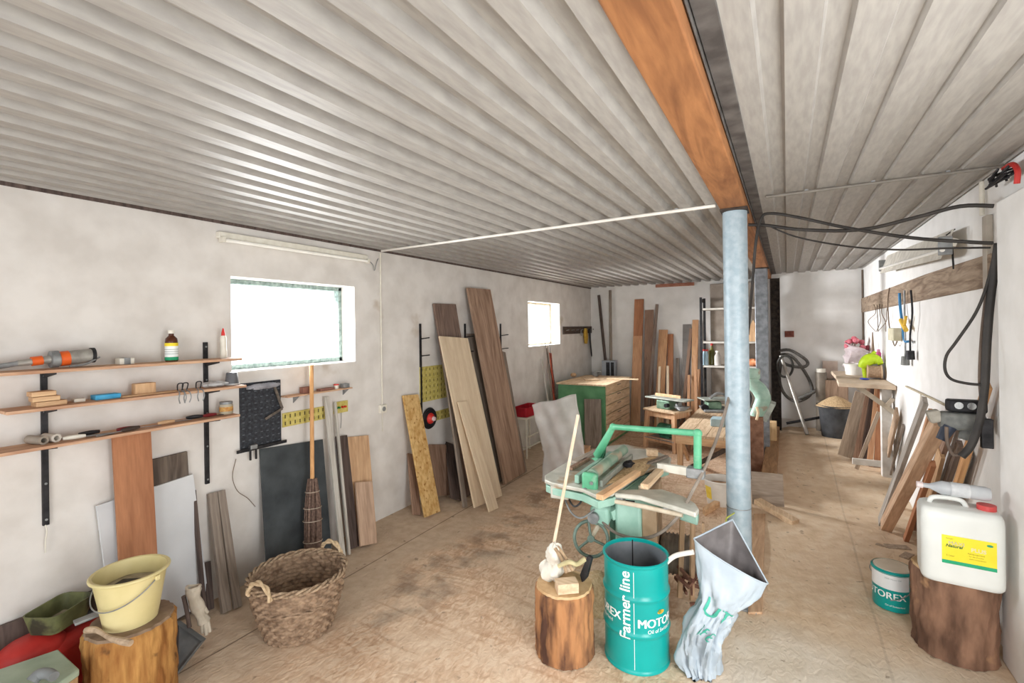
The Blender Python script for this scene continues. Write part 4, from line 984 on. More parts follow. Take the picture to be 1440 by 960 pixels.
p_ = on_shelf(1060, 1); t = thing('small_birdhouse', 'small pale wooden house shaped box on the second shelf of the shelving', 'box', p_)
build('body', MB().box(p_ + UP * .075, (.16, .12, .15)), PINE, t); build('roof', MB().prism([p_ + V((-.09, -.07, .15)), p_ + V((.09, -.07, .15)), p_ + V((0, -.07, .34))], (0, .14, 0)), PINE, t)
p_ = on_shelf(1062, 2); o = build('orange_cloth', MB().sph(p_ + UP * .06, 1, (.12, .08, .055), n=18, fn=lambda a, b: 1 + .2 * math.sin(4 * a + 2 * b)), mat('orange_rag', 'c27a4c', 'd8926a', bump=.6, scale=20)); tag(o, 'crumpled orange rag on the metal shelving beside the post', 'rag')
p_ = on_shelf(1000, 3, .15); o = build('wood_shavings', MB().sph(p_ + V((.05, 0, .03)), 1, (.3, .16, .04), n=26, fn=lambda a, b: 1 + .12 * math.sin(7 * a + 5 * b) + .06 * math.sin(17 * a)), mat('shavings', 'b9a68a', 'd6c4a8', scale=50, bump=1.)); tag(o, 'heap of grey-tan wood shavings on the lowest shelf of the metal shelving', 'shavings', kind='stuff')

# ============================================================ STOOL WITH SMALL MACHINE
def stool():
    z = .58; A = at(904, 573, z=z); B = at(949, 580, z=z); Cc = at(956, 573, z=z); 
    u = (B - A); w = u.length; u.normalize(); v = V((-u.y, u.x, 0)); dd = .42
    c = A + u * w / 2 + v * dd / 2; c.z = 0
    M = Matrix((u, v, UP)).transposed()
    t = thing('work_stool', 'light wooden stool carrying the small table machine at the back', 'stool', c)
    build('seat', MB().box(c + UP * (z - .015), (w, dd, .03), M), DUSTPINEY, t, bevel=.004)
    for sx_ in (-1, 1):
        for sy_ in (-1, 1):
            a = c + M @ V((sx_ * (w / 2 - .05), sy_ * (dd / 2 - .05), z - .03)); b = c + M @ V((sx_ * (w / 2 - .02), sy_ * (dd / 2 - .02), 0))
            build('leg', MB().beam(b, a, .055, .055, up=u), wood('stool_pine', 'b98a5e', 'd4a678'), t, bevel=.004)
    for sy_ in (-1, 1):
        build('apron', MB().box(c + M @ V((0, sy_ * (dd / 2 - .05), z - .075)), (w - .1, .022, .08), M), wood('stool_pine', '', ''), t, bevel=.003)
        build('stretcher', MB().box(c + M @ V((0, sy_ * (dd / 2 - .03), .14)), (w - .06, .022, .06), M), wood('stool_pine', '', ''), t, bevel=.003)
    for sx_ in (-1, 1):
        build('apron', MB().box(c + M @ V((sx_ * (w / 2 - .05), 0, z - .075)), (.022, dd - .1, .08), M), wood('stool_pine', '', ''), t, bevel=.003)
        build('stretcher', MB().box(c + M @ V((sx_ * (w / 2 - .03), 0, .14)), (.022, dd - .06, .06), M), wood('stool_pine', '', ''), t, bevel=.003)
    t2 = thing('jointer', 'small green-grey table machine on the light wooden stool', 'machine', c + UP * z)
    MG = mat('machine_green', '5f7a66', '7e9a84', rough=.5, metal=.2, scale=12); 
    build('base', MB().box(c + UP * (z + .065), (.22, .22, .13), M), MG, t2, bevel=.015)
    build('table', MB().box(c + M @ V((0.03, 0, z + .15)), (w + .12, .24, .02), M), mat('cast_table', '8f958d', 'aeb3aa', rough=.5, metal=.3, scale=10), t2, bevel=.004)
    build('fence', MB().box(c + M @ V((-.03, .06, z + .18)), (w * .8, .02, .04), M), PINE, t2, bevel=.003)
    build('knob', MB().cyl(c + M @ V((.1, -.12, z + .07)), c + M @ V((.1, -.18, z + .07)), .03, n=16), DARKM, t2)
    build('belt_guard', MB().cyl(c + M @ V((.17, 0, z + .06)), c + M @ V((.21, 0, z + .06)), .055, n=20), GREYM, t2)
    mc = c + M @ V((.0, -.02, 0)); mc.z = .11
    t3 = thing('electric_motor', 'round green electric motor resting inside the wooden stool', 'motor', mc)
    build('shelf_plate', MB().box(mc + UP * .045, (w - .05, dd - .04, .012), M), GREYM, t3)
    build('housing', MB().cyl(mc + M @ V((-.12, 0, .16)), mc + M @ V((.1, 0, .16)), .09, n=24), mat('motor_green', '3f7a60', '5a9678', rough=.5, scale=12), t3, bevel=.01)
    build('foot', MB().box(mc + UP * .065, (.16, .12, .03), M), mat('motor_green', '', ''), t3, bevel=.003)
    build('shaft', MB().cyl(mc + M @ V((.1, 0, .16)), mc + M @ V((.16, 0, .16)), .012, n=12), GREYM, t3)
    q = c + M @ V((w / 2 - .02, -.02, z)); 
    mb = MB(); rnd = random.Random(3)
    for k in range(5): a0 = rnd.uniform(0, 6.28); mb.tube([q + V((math.cos(a0 + j) * .05 * (1 + .3 * k), math.sin(a0 + j) * .06, .012 + .012 * k)) for j in range(7)], .006, n=6)
    o = build('cable_tangle', mb, GREYM); tag(o, 'tangled grey cable beside the small machine on the stool', 'cable')
stool()

# ============================================================ BENCH behind the post
bz = .50
BA = at(946, 609, z=bz); BBp = at(994, 571.5, z=bz); by0, by1, bx0_, bx1_ = BA.y, BBp.y, min(BA.x, BBp.x), -.46
t = thing('low_workbench', 'low light wooden workbench behind the round steel post', 'workbench', V(((bx0_ + bx1_) / 2, (by0 + by1) / 2, 0)))
for k in range(4):
    xa = bx0_ + (bx1_ - bx0_) * k / 4; build('top_board', MB().bb(xa + .002, bx0_ + (bx1_ - bx0_) * (k + 1) / 4 - .002, by0, by1, bz - .03, bz), DUSTPINEY, t, bevel=.003)
build('apron', MB().bb(bx0_ + .03, bx1_ - .03, by0 + .01, by0 + .04, bz - .12, bz - .03), PINEX, t, bevel=.003)
build('apron', MB().bb(bx0_ + .03, bx0_ + .06, by0 + .04, by1 - .04, bz - .12, bz - .03), PINEY, t, bevel=.003)
for x in (bx0_ + .04, bx1_ - .1):
    for y in (by0 + .04, by1 - .1): build('leg', MB().bb(x, x + .06, y, y + .06, 0, bz - .03), PINE, t, bevel=.003)
build('brace', MB().beam((bx0_ + .07, by0 + .1, .42), (bx0_ + .07, by0 + .6, .05), .03, .05), PINEY, t)
build('brace', MB().beam((bx0_ + .12, by0 + .07, .05), (bx1_ - .1, by0 + .07, .4), .03, .05), DARKWOODY, t)
p_ = at(1006, 575, z=bz); p_.y = min(p_.y, by1 - .3)
t = thing('hand_planer', 'dusty grey machine head lying on the low workbench', 'machine', p_)
build('base', MB().box(p_ + V((0, 0, .02)), (.36, .5, .03), Matrix.Rotation(.3, 3, 'Z')), GREYM, t, bevel=.006)
build('body', MB().box(p_ + V((-.02, 0, .09)), (.2, .3, .11), Matrix.Rotation(.3, 3, 'Z')), mat('machine_green', '', ''), t, bevel=.02)
build('table', MB().box(p_ + V((0, .03, .17)), (.42, .3, .02), Matrix.Rotation(.5, 3, 'Z')), mat('cast_table', '', ''), t, bevel=.005)
build('arm', MB().tube([p_ + V((-.05, -.1, .19)), p_ + V((.05, 0, .26)), p_ + V((.16, .12, .22))], .02, n=10), GREYM, t)
build('wheel', MB().cyl(p_ + V((-.12, -.16, .06)), p_ + V((-.10, -.2, .06)), .05, n=20), DARKM, t)
p_ = at(1010, 598, z=bz + .001); o = build('steel_box', MB().box(p_ + UP * .05, (.16, .2, .1)), mat('pale_blue_steel', '8fa5ab', 'a9bcc0', scale=9), bevel=.008); tag(o, 'pale blue-grey box on the low workbench against the post', 'box')
# pale green bandsaw behind the round post
sp = V((-.40, 6.35, 0)); Y6 = 6.35
MGP = mat('pale_machine_green', '8fb0a0', 'adc8ba', rough=.5, scale=10, spots=('9a9484', 7, .6))
g = lambda x, y, yy=Y6: at(x, y, y=yy)
t = thing('bandsaw', 'pale green curved machine standing behind the round post', 'machine', V((g(1062, 600).x, Y6, 0)))
build('frame_arm', MB().tube([g(1058, 524), g(1059, 538), g(1068, 548), g(1073, 560), g(1068, 574), g(1062, 586)], lambda u: .065 + .02 * math.sin(u * 3.14), n=18), MGP, t)
build('head', MB().cyl(g(1058, 518), g(1058, 532, Y6 + .0), .085, n=20), MGP, t, bevel=.01)
build('column', MB().beam(g(1060, 584), V((g(1060, 600).x, Y6, .012)), .2, .18, up=(0, 1, 0)), mat('rust_brown_iron', '6d4a38', '94705a', scale=12), t, bevel=.012)
build('foot', MB().box((g(1060, 600).x, Y6, .012), (.36, .36, .024)), RUST, t)
build('table', MB().prism([g(1069, 590), g(1082, 566), g(1091, 569), g(1078, 594)], (0, .22, 0)), mat('cast_table', '', ''), t, bevel=.004)
build('motor', MB().cyl(g(1056, 575, Y6 + .12), g(1056, 598, Y6 + .12), .075, n=20), MGP, t, bevel=.008)
build('crank', MB().tube([g(1064, 590, Y6 - .1), g(1066, 580, Y6 - .12), g(1064, 572, Y6 - .12)], .014, n=8), mat('fresh_wood', '', ''), t)
build('power_cable', MB().tube([g(1054, 524), g(1052, 545), g(1056, 560), g(1052, 575)], .012, n=8), DARKM, t)
# timber stack behind post 2, upright board and floor pieces
for k, (px0, px1, py, hgt, m_, lab) in enumerate(((1058, 1066, 668, .32, PINE, 'short pale timber block standing left of the square post'), (1082, 1092, 640, .45, wood('yellow_wood', 'c29a62', 'd8b47e'), 'pale yellow timber standing right of the square post'))):
    a, b = at(px0, py, z=0), at(px1, py, z=0); w_ = (b - a).length
    o = build('timber_block', MB().box(((a.x + b.x) / 2, a.y + .1, hgt / 2), (w_, .16, hgt - .002)), m_, bevel=.004); tag(o, lab, 'timber')
lo = [at(1062, 668, y=4.9), at(1097, 673, y=4.9), at(1097, 708, y=4.9)]
hb_ = at(1080, 712, z=0)
lean('wooden_board', 'grey-brown board standing upright on the floor right of the round post', 'board', V((hb_.x, hb_.y, 0)), V((hb_.x - .01, hb_.y + .09, .30)), .28, .018, wood('taupe_board', '8d7c6c', 'ab9a88', 'x'), plane='X')
a, b = at(1092, 606, z=.06), at(1106, 606, z=.06)
mb = MB(); q0, q1 = V((-.14, 6.1, 0)), V((-.14, 7.7, 0))
o = build('timber_beam', MB().bb(-.26, -.12, 5.5, 8.5, .0, .2), wood('brown_timber_y', '8a6238', 'ab8050', 'y')); tag(o, 'long brown timber lying on the floor beyond the square post', 'timber')
p0 = at(1065, 704, z=.09); p1 = at(1119, 735, z=.03)
o = build('timber_offcut', MB().beam(p0, p1, .09, .05), DUSTPINEY, bevel=.004); tag(o, 'squared timber offcut lying slanted right of the round post', 'timber')
a_ = at(1066, 705, z=.02); b_2 = at(1064, 800, z=.02)
o = build('plywood_strip', MB().prism([at(1060, 722, z=.018), at(1076, 722, z=.018), at(1072, 860, z=.018), at(1052, 860, z=.018)], (0, 0, -.016)), wood('floor_strip_y', 'ae8660', 'cba47c', 'y'), bevel=.002); tag(o, 'light plywood strip lying on the floor right of the round post', 'board')
# white bucket + wedge
bc = at(1008, 712, z=0); bc += V((0.02, .12, 0))
t = bucket('white_bucket', 'dusty white bucket with yellow label behind the round post', bc, .125, .15, .24, mat('white_plastic', 'cfcac2', 'dcd8d0', rough=.5, scale=8, bump=.05), GREYM, None)
build('label', MB().lathe([(.129, .05), (.146, .19)], bc, n=96), mat('white_plastic', '', ''), t)
lb = MB(); 
for i in range(8):
    a0 = math.radians(205 + i * 4.5); a1 = math.radians(205 + (i + 1) * 4.5)
    lb.add([bc + V((math.cos(a) * r_, math.sin(a) * r_, h_)) for a, r_, h_ in ((a0, .1325, .06), (a1, .1325, .06), (a1, .1475, .185), (a0, .1475, .185))], [(0, 1, 2, 3)])
build('yellow_label', lb, mat('label_yellow2', 'e0c040', 'ecd35c', scale=20, bump=0), t)
build('dust', MB().lathe([(0, .19), (.08, .195), (.14, .18)], bc, n=32, fn=lambda a, i: 1 + .05 * math.sin(3 * a)), mat('dust_brown', '9c7a5c', 'b89678', scale=20, bump=.6), t)
o = build('timber_wedge', MB().prism([at(988, 722, z=.0), at(992, 726, z=.0), at(1030, 702, z=.0), at(1028, 697, z=.0)], (0, 0, .06)), PINEY, bevel=.003); tag(o, 'pale wooden offcut on the floor before the white bucket', 'offcut')
# ============================================================ COMBINED SAW AND PLANER MACHINE
def machine():
    z = .80; c = V((-.95, 3.05, 0))
    t = thing('saw_machine', 'pale green combined table saw and planer in the middle of the floor', 'machine', c)
    CAST = mat('machine_cast', 'b0b0a4', 'd2d0c6', rough=.5, metal=.2, scale=7, bump=.1, spots=('b09a80', 5, .56))
    PG = mat('machine_pale_green', '8db5a5', 'a6c9ba', rough=.45, scale=8, bump=.05, spots=('a59a84', 6, .66))
    BG = mat('machine_bright_green', '4f9c76', '68b58e', rough=.45, scale=8, bump=.05, spots=('8fae97', 7, .62))
    P = lambda x, y, zz=z: at(x, y, z=zz)
    poly = [P(766, 668), P(772, 664), P(799, 648), P(842, 628), P(878, 624), P(921, 633), P(944, 643), P(941, 652), P(905, 662), P(862, 692), P(841, 697), P(819, 687), P(775, 678), P(766, 674)]
    tb = build('main_table', MB().prism(poly, (0, 0, -.025)), CAST, t, bevel=.006)
    lipm = [p_ + (c - p_) * .015 + UP * -.024 for p_ in poly]
    build('table_skirt', MB().prism(lipm, (0, 0, -.045)), PG, t, bevel=.004)
    # rollers and fence across the table
    a, b = P(832, 668, .87), P(877, 632, .87)
    build('roller_guard', MB().cyl(a, b, .036, n=20), mat('dusty_green', '6f8f7c', '98a794', rough=.6, scale=9, spots=('aa9c86', 6, .55)), t, bevel=.004)
    d = (b - a).normalized(); s_ = V((-d.y, d.x, 0))
    build('fence_rail', MB().beam(a + s_ * .10 - UP * .04, b + s_ * .10 - UP * .05, .03, .05), PG, t, bevel=.003)
    build('fence_rail', MB().beam(a - s_ * .06 - UP * .045, b - s_ * .06 - UP * .045, .02, .04), mat('cast_table', '', ''), t, bevel=.003)
    e = MB(); q = a - d * .03
    e.box(q + UP * -.07, (.10, .05, .19), Matrix((s_, d, UP)).transposed()); build('end_bracket', e, BG, t, bevel=.018)
    for k in range(3): build('bracket_bolt', MB().cyl(q - d * .025 + UP * (-.12 + k * .045) + s_ * (.02 if k % 2 else -.02), q - d * .034 + UP * (-.12 + k * .045) + s_ * (.02 if k % 2 else -.02), .011, n=8), GREYM, t)
    # tubular arch
    A = P(840, 640, .86); y2 = 3.1
    B = V((-1.02, 3.10, 1.12)); Cq = V((-.47, 3.03, 1.16)); D = V((-.47, 3.0, .95))
    B = at(862, 600, y=3.25); Cq = at(981, 609, y=3.0); D = at(981, 661, y=3.0)
    build('arch_pipe', MB().tube([B, B.lerp(Cq, .5), Cq], .02, n=16, sub=0), BG, t)
    build('arch_pipe', MB().tube([Cq + UP * .012, D], .023, n=16, sub=0), BG, t)
    build('elbow', MB().sph(Cq, .027, n=14), BG, t)
    build('elbow', MB().sph(B, .026, n=14), BG, t)
    build('arch_arm', MB().tube([B, B.lerp(A, .45), A], lambda u: .02 + .012 * u, n=14), BG, t)
    build('arm_gusset', MB().prism([B.lerp(A, .35) + V((0, -.01, 0)), A + V((.05, 0, 0)), A + V((-.05, 0, -.03)), A + V((.03, 0, -.07)), ], (0, .02, 0)), BG, t, bevel=.004)
    build('pipe_clamp', MB().box(D + V((-.01, 0, -.015)), (.1, .07, .06)), GREYM, t, bevel=.006)
    w0 = P(928, 656, .86); build('cross_bar', MB().beam(w0, D + V((-.02, 0, -.015)), .045, .05), CREAM, t, bevel=.004)
    # front rail / sliding table
    z2 = .79
    pol2 = [P(864, 693, z2), P(870, 688, z2), P(931, 687, z2), P(961, 697, z2), P(978, 707, z2), P(983, 715, z2), P(978, 721, z2), P(957, 714, z2), P(900, 697, z2)]
    build('sliding_table', MB().prism(pol2, (0, 0, -.03)), mat('machine_cast', '', ''), t, bevel=.008)
    build('rail_side', MB().prism([P(893, 696, .755), P(957, 714, .755), P(957, 711, .755), P(893, 693, .755)], (0, 0, -.055)), PG, t, bevel=.004)
    build('end_cap', MB().prism([P(955, 714, .755), P(981, 722, .755), P(983, 714, .755), P(963, 706, .755)], (0, 0, -.07)), PG, t, bevel=.01)
    build('front_rail', MB().tube([P(851, 702, .735), P(905, 712, .735), P(960, 724, .735)], .014, n=12, sub=0), mat('dusty_bar', 'b8aa94', 'cfc2ae', scale=14), t)
    for x_, y_ in ((872, 703), (940, 717)): build('rail_bracket', MB().box(P(x_, y_ - 3, .745), (.05, .07, .05)), GREYM, t, bevel=.004)
    # support arms behind
    build('support_arm', MB().beam(P(903, 688, .775), P(929, 660, .775), .05, .04), mat('dusty_bar', '', ''), t, bevel=.004)
    # pedestal
    f0, f1 = P(866, 702, .70), P(899, 706, .70)
    dirx = (f1 - f0).normalized(); diry = V((-dirx.y, dirx.x, 0)); M = Matrix((dirx, diry, UP)).transposed()
    wid = (f1 - f0).length; ctr = (f0 + f1) / 2 + diry * .23; ctr.z = .39
    build('pedestal', MB().box(ctr, (wid + .02, .44, .74), M), PG, t, bevel=.02)
    build('pedestal_side', MB().box(ctr + dirx * (wid / 2 + .055) , (.09, .40, .70), M), mat('tan_panel', 'a08668', 'bfa488', scale=8, spots=('8d7a64', 5, .6)), t, bevel=.006)
    build('pedestal_side', MB().box(ctr - dirx * (wid / 2 + .03) + diry * .02, (.05, .38, .72), M), mat('dark_machine_green', '3f5f50', '547564', scale=8), t, bevel=.006)
    build('pedestal_foot', MB().box(V((ctr.x, ctr.y, .015)), (wid + .14, .54, .03), M), GREYM, t, bevel=.005)
    build('vent_slot', MB().box(ctr - diry * .221 + UP * .3, (wid * .6, .004, .025), M), DARKM, t)
    mo = ctr + dirx * .30 + UP * -.08
    build('motor', MB().cyl(mo - dirx * .12, mo + dirx * .10, .12, n=28), mat('motor_grey', '6d6258', '8a7d70', rough=.7, scale=12), t, bevel=.01)
    fins = MB()
    for k in range(8): fins.cyl(mo + dirx * (-.1 + k * .025), mo + dirx * (-.092 + k * .025), .128, n=28)
    build('motor_fins', fins, mat('motor_grey', '', ''), t)
    build('pulley', MB().cyl(mo + dirx * -.17 , mo + dirx * -.13, .10, n=28), RUST, t)
    bp_ = mo + dirx * -.15 - diry * .0
    build('drive_belt', MB().tube([bp_ + UP * -.1, bp_ - diry * .1, bp_ + UP * .25 - diry * .05, bp_ + UP * .33, bp_ + UP * .25 + diry * .05, bp_ + diry * .1], .012, n=8, closed=True), BLACK, t)
    for k in range(3): build('strut', MB().beam(mo + dirx * (.02 + .06 * k) - diry * .14 + UP * .28, mo + dirx * (.0 + .07 * k) - diry * .15 + UP * -.2, .014, .03), wood('tan_lath', 'a5835f', 'bf9c76'), t)
    sc_ = MB(); rnd = random.Random(4)
    for k in range(14):
        q0 = mo + dirx * rnd.uniform(.0, .2) - diry * rnd.uniform(.1, .25) + UP * rnd.uniform(-.2, .0); a0 = rnd.uniform(0, 3.1)
        sc_.beam(q0, q0 + V((math.cos(a0), math.sin(a0), rnd.uniform(-.4, .6))) * .09, .012, .02)
    build('clamp_levers', sc_, mat('red_brown_iron', '6a4038', '8f6a58', scale=20), t)
    # height mechanism and handwheel on the left front
    k0 = at(845, 722, y=2.95)
    build('gear_box', MB().box(k0, (.12, .12, .12), M), PG, t, bevel=.02)
    build('gear_hub', MB().cyl(k0 - diry * .07 - dirx * .03, k0 - diry * .1 - dirx * .03, .035, n=20), GREYM, t)
    build('gear_cap', MB().cyl(k0 + V((-.03, 0, .06)), k0 + V((-.03, 0, .11)), .03, n=16), DARKM, t)
    build('gear_arm', MB().beam(k0 + dirx * .06, ctr + UP * .25 - diry * .1, .05, .06), PG, t)
    wc = at(831, 757, y=2.86); nx_ = V((.25, -.93, .28)).normalized(); u = nx_.cross(UP).normalized(); w = nx_.cross(u)
    HWM = mat('handwheel_green', '5d6f66', '7c8f85', rough=.5, metal=.3, scale=12)
    rr = .105
    hw = build('handwheel', MB().tube([wc + (u * math.cos(x) + w * math.sin(x)) * rr for x in [2 * math.pi * i / 40 for i in range(40)]], .0105, n=10, sub=0, closed=True), HWM, t)
    for k in range(3):
        x = math.radians(40 + 120 * k); build('spoke', MB().tube([wc, wc + (u * math.cos(x) + w * math.sin(x)) * rr], .009, n=8, sub=0), HWM, hw)
    build('hub', MB().cyl(wc - nx_ * .02, wc + nx_ * .02, .022, n=16), HWM, hw)
    build('spindle', MB().cyl(wc, k0 + UP * -.05, .014, n=12), mat('dusty_bar', '', ''), hw)
    # under-table cylinder + cables
    build('switch_cylinder', MB().cyl(P(800, 690, .74), P(822, 694, .74), .03, n=18), CREAM, t, bevel=.003)
    build('switch_box', MB().box(P(790, 688, .74), (.12, .12, .09), M), mat('machine_cast', '', ''), t, bevel=.008)
    build('power_cable', MB().tube([P(792, 696, .70), at(803, 720, y=2.75), at(818, 728, y=2.75), at(836, 716, y=2.85)], .006, n=8), GREYM, t)
    build('power_cable', MB().tube([P(796, 694, .70), at(806, 711, y=2.75), at(815, 708, y=2.75), at(820, 698, y=2.8)], .006, n=8), DARKM, t)
    # sawdust lying on the table
    n = 30; cc = P(885, 672, z + .004)
    heap = MB(); vs = []; 
    A4 = [P(850, 682, z + .0015), P(885, 648, z + .0015), P(925, 640, z + .0015), P(905, 668, z + .0015)]
    for j in range(n + 1):
        for i in range(n + 1):
            uu, vv = i / n, j / n; p_ = A4[0].lerp(A4[1], uu).lerp(A4[3].lerp(A4[2], uu), vv)
            e_ = min(uu, vv, 1 - uu, 1 - vv) * 4; p_.z += .028 * min(1, e_) * (.6 + .4 * math.sin(9 * uu + 4 * vv)) ; vs.append(p_)
    heap.add(vs, [(j * (n + 1) + i, j * (n + 1) + i + 1, (j + 1) * (n + 1) + i + 1, (j + 1) * (n + 1) + i) for j in range(n) for i in range(n)])
    o = build('sawdust', heap, mat('sawdust', 'b0926c', 'd4b890', rough=.95, scale=60, bump=1.0), smooth=80); tag(o, 'layer of tan sawdust lying on the machine table', 'sawdust', kind='stuff')
    A5 = [P(800, 655, z + .0015), P(850, 630, z + .0015), P(880, 630, z + .0015), P(838, 660, z + .0015)]
    # strips lying on the machine
    H1 = z + .004
    for lab, a_, b_, w_, h_, m_ in (('squared pale wood strip lying across the front of the machine table', (843, 699), (897, 664), .042, .03, PINEY),
        ('pale wood strip bridging the gap of the machine table', (906, 684), (928, 662), .045, .03, DUSTPINEY),
        ('thin dark-edged strip at the back right of the machine table', (902, 655), (938, 641), .03, .015, GREYWOOD),
        ('short brown strip at the left of the machine table', (802, 659), (827, 645), .035, .02, BROWNWOOD),
        ('grey dusty board lying on the far left of the machine table', (808, 650), (846, 632), .07, .02, wood('dust_grey_wood', '988a7c', 'b5a899', 'y'))):
        q0 = P(*a_, H1 + .036 + h_ / 2 if 'front' in lab or 'bridging' in lab else z + .002 + h_ / 2); q1 = P(*b_, q0.z)
        o = build('wood_strip', MB().beam(q0, q1, w_, h_), m_, bevel=.002); tag(o, lab, 'wood strip')
    q0 = P(917, 636, z + .03); o = build('wood_offcut', MB().box(q0, (.08, .05, .05), Matrix.Rotation(.4, 3, 'Z')), DUSTPINEY, bevel=.002); tag(o, 'small cube-like offcut at the back edge of the machine table', 'offcut')
    q0 = P(884, 652, z + .035); o = build('black_rag', MB().sph(q0, 1, (.035, .06, .02), n=16, fn=lambda a, b: 1 + .2 * math.sin(3 * a + 4 * b)), BLACK); tag(o, 'small black rag on the machine table', 'rag')
machine()
o = build('sawdust_heap', MB().lathe([(.24, 0), (.2, .03), (.12, .10), (.05, .15), (0, .155)], (-1.12, 3.02, 0.001), n=36, fn=lambda a, i: 1 + .1 * math.sin(3 * a + i) + .04 * math.sin(11 * a)), mat('sawdust_light', 'd0b088', 'e4caa4', rough=.95, scale=50, bump=1.), smooth=80)
tag(o, 'small heap of light sawdust under the handwheel', 'sawdust', kind='stuff')
o = build('extension_cable', MB().tube([at(1026, 556, y=3.36), at(1012, 605, y=3.2), at(992, 656, y=3.0), at(974, 690, y=2.9), at(958, 720, y=2.8), at(930, 748, y=2.8), at(900, 757, y=2.86), at(868, 750, y=2.9), at(848, 734, y=2.9), at(840, 722, y=2.95)], .0095, n=10), mat('dusty_cable', '6f655c', '8f857a', rough=.7, bump=0)); tag(o, 'dusty cable hanging in a loop from the round post to the machine', 'cable')

# ============================================================ CENTRE STUMP WITH THINGS ON IT
cs = V((-1.094, 2.431, 0)); hs = at(790, 840, y=2.29).z
BARK2 = mat('flaky_bark', '50362a', 'a87850', rough=.95, scale=13, bump=1.2, stretch=(1, 1, .22), detail=10, pos=(.4, .6))
stump('tree_stump', 'bark-covered stump left of the teal drum, blocks and an axe on top', cs, .155, hs, BARK2, CUT, seed=11)
top_c = V((cs.x, cs.y, hs + .001))
A = at(786, 833, z=hs + .002); 
M = Matrix.Rotation(math.radians(38), 3, 'Z')
o = build('wood_block', MB().box(at(797, 823, z=hs + .03) + UP * 0, (.115, .075, .055), M), wood('fresh_block', 'c0a07c', 'd8bc98', 'x'), bevel=.003); tag(o, 'squared light wood block on the bark-covered stump', 'block')
o.location.z = hs + .002
o = build('firewood_piece', MB().prism([at(776, 800, y=2.47), at(795, 797, y=2.47), at(806, 806, y=2.47), at(781, 812, y=2.47)], (0, .09, 0)), wood('fresh_block', '', ''), bevel=.006); tag(o, 'light brown wedge of firewood behind the squared block', 'firewood'); o.location.z = hs + .002
fb = V((cs.x - .075, cs.y - .0, hs + .001))
t = thing('mixer_head', 'dusty white lump of foam and wrapping at the left on the bark-covered stump', 'foam lump', fb)
FM = mat('dusty_white', 'cfc9bd', 'e2ddd2', rough=.85, scale=12, bump=.5, spots=('9fb0ae', 9, .62))
build('lump', MB().sph(fb + UP * .055, 1, (.065, .07, .06), n=22, fn=lambda a, b: 1 + .1 * math.sin(5 * a + 3 * b) + .06 * math.sin(9 * a)), FM, t)
build('upper_lump', MB().sph(fb + V((.02, .01, .14)), 1, (.05, .052, .062), n=22, fn=lambda a, b: 1 + .12 * math.sin(4 * a + 5 * b)), FM, t)
build('rope_strands', MB().tube([fb + V((.04, 0, .19)), fb + V((.09, -.01, .15)), fb + V((.13, 0, .08))], .01, n=8).tube([fb + V((.035, -.02, .19)), fb + V((.08, -.03, .14)), fb + V((.10, -.02, .07))], .009, n=8), mat('rope', '8f765c', 'b89e80', scale=40, bump=.5), t)
s0 = at(779, 764, y=2.46); s1 = at(813, 583, y=2.66)
o = build('wooden_stick', MB().tube([s0, s0.lerp(s1, .5), s1], .0095, n=12, sub=0), wood('pale_stick', 'cdb594', 'dfcaae')); tag(o, 'long thin pale stick standing up from the white lump on the stump', 'stick')
t = thing('hatchet', 'small hatchet with pale curved handle driven into the stump', 'hatchet', top_c + V((.09, .05, 0)))
h0 = at(785, 796, y=2.36); h1 = at(822, 786, y=2.47)
build('handle', MB().tube([h0, at(800, 790, y=2.38), at(811, 793, y=2.42), h1], lambda u: .011 + .003 * u, n=12), mat('olive_handle', 'a59a72', 'bdb38c', scale=14), t)
build('head', MB().prism([at(826, 781, y=2.47), at(831, 785, y=2.47), at(824, 812, y=2.47), at(818, 819, y=2.47), at(815, 808, y=2.47)], (.008, .022, 0)), DARKM, t, bevel=.003)

# ============================================================ TEAL DRUM
TEAL = mat('teal_paint', '0c8d89', '119b96', rough=.28, scale=3, bump=.015)
dc = V((-.735, 2.594, 0)); R, DH = .170, .565
t = thing('oil_drum', 'open teal oil drum with white lettering in front of the machine', 'drum', dc)
def ribs(h):
    r = R
    for hc in (.2, .385):
        r += .0085 * math.exp(-((h - hc) / .011) ** 2)
    return r
prof = [(0, .004), (R - .012, .004), (R - .004, .0), (R + .004, .004), (R + .004, .016)] + [(ribs(.02 + (DH - .04) * i / 70), .02 + (DH - .04) * i / 70) for i in range(71)]
build('body', MB().lathe(prof, dc, n=72), TEAL, t, smooth=50)
build('rim', MB().lathe([(R, DH - .022), (R + .006, DH - .014), (R + .007, DH - .004), (R, DH), (R - .006, DH - .004), (R - .005, DH - .02)], dc, n=72), TEAL, t)
build('inner_wall', MB().lathe([(R - .004, DH - .01), (R - .004, .03), (0, .03)], dc, n=64), mat('bare_inside', '70757a', '8f9499', rough=.4, metal=.5, scale=6, bump=.03), t)
build('residue', MB().lathe([(0, .33), (.08, .335), (R - .006, .325)], dc, n=40, fn=lambda a, i: 1), mat('grey_scum', '9a8f90', 'b7adb0', rough=.6, scale=20, bump=.4), t)
build('seam', MB().cyl(dc + V((-.06, R * -.0 + math.sqrt(R * R - .0036) - .007, .3)), dc + V((-.06, math.sqrt(R * R - .0036) - .007, DH - .01)), .003, n=8), DARKM, t)
LET = mat('white_lettering', 'e8eeec', 'f2f6f4', rough=.5, bump=0)
tocam = math.atan2(-dc.y, -dc.x)   # angle of the side facing the viewpoint
def on_drum(c, rad, a0, z0, vertical=False, slope=0.0):
    def f(x, y, z_):
        if vertical: x, y = -y, x
        a = a0 + x / rad
        rr = (ribs(z0 + y) if rad == R else rad) + .0016
        return c + V((math.cos(a) * rr, math.sin(a) * rr, z0 + y))
    return f
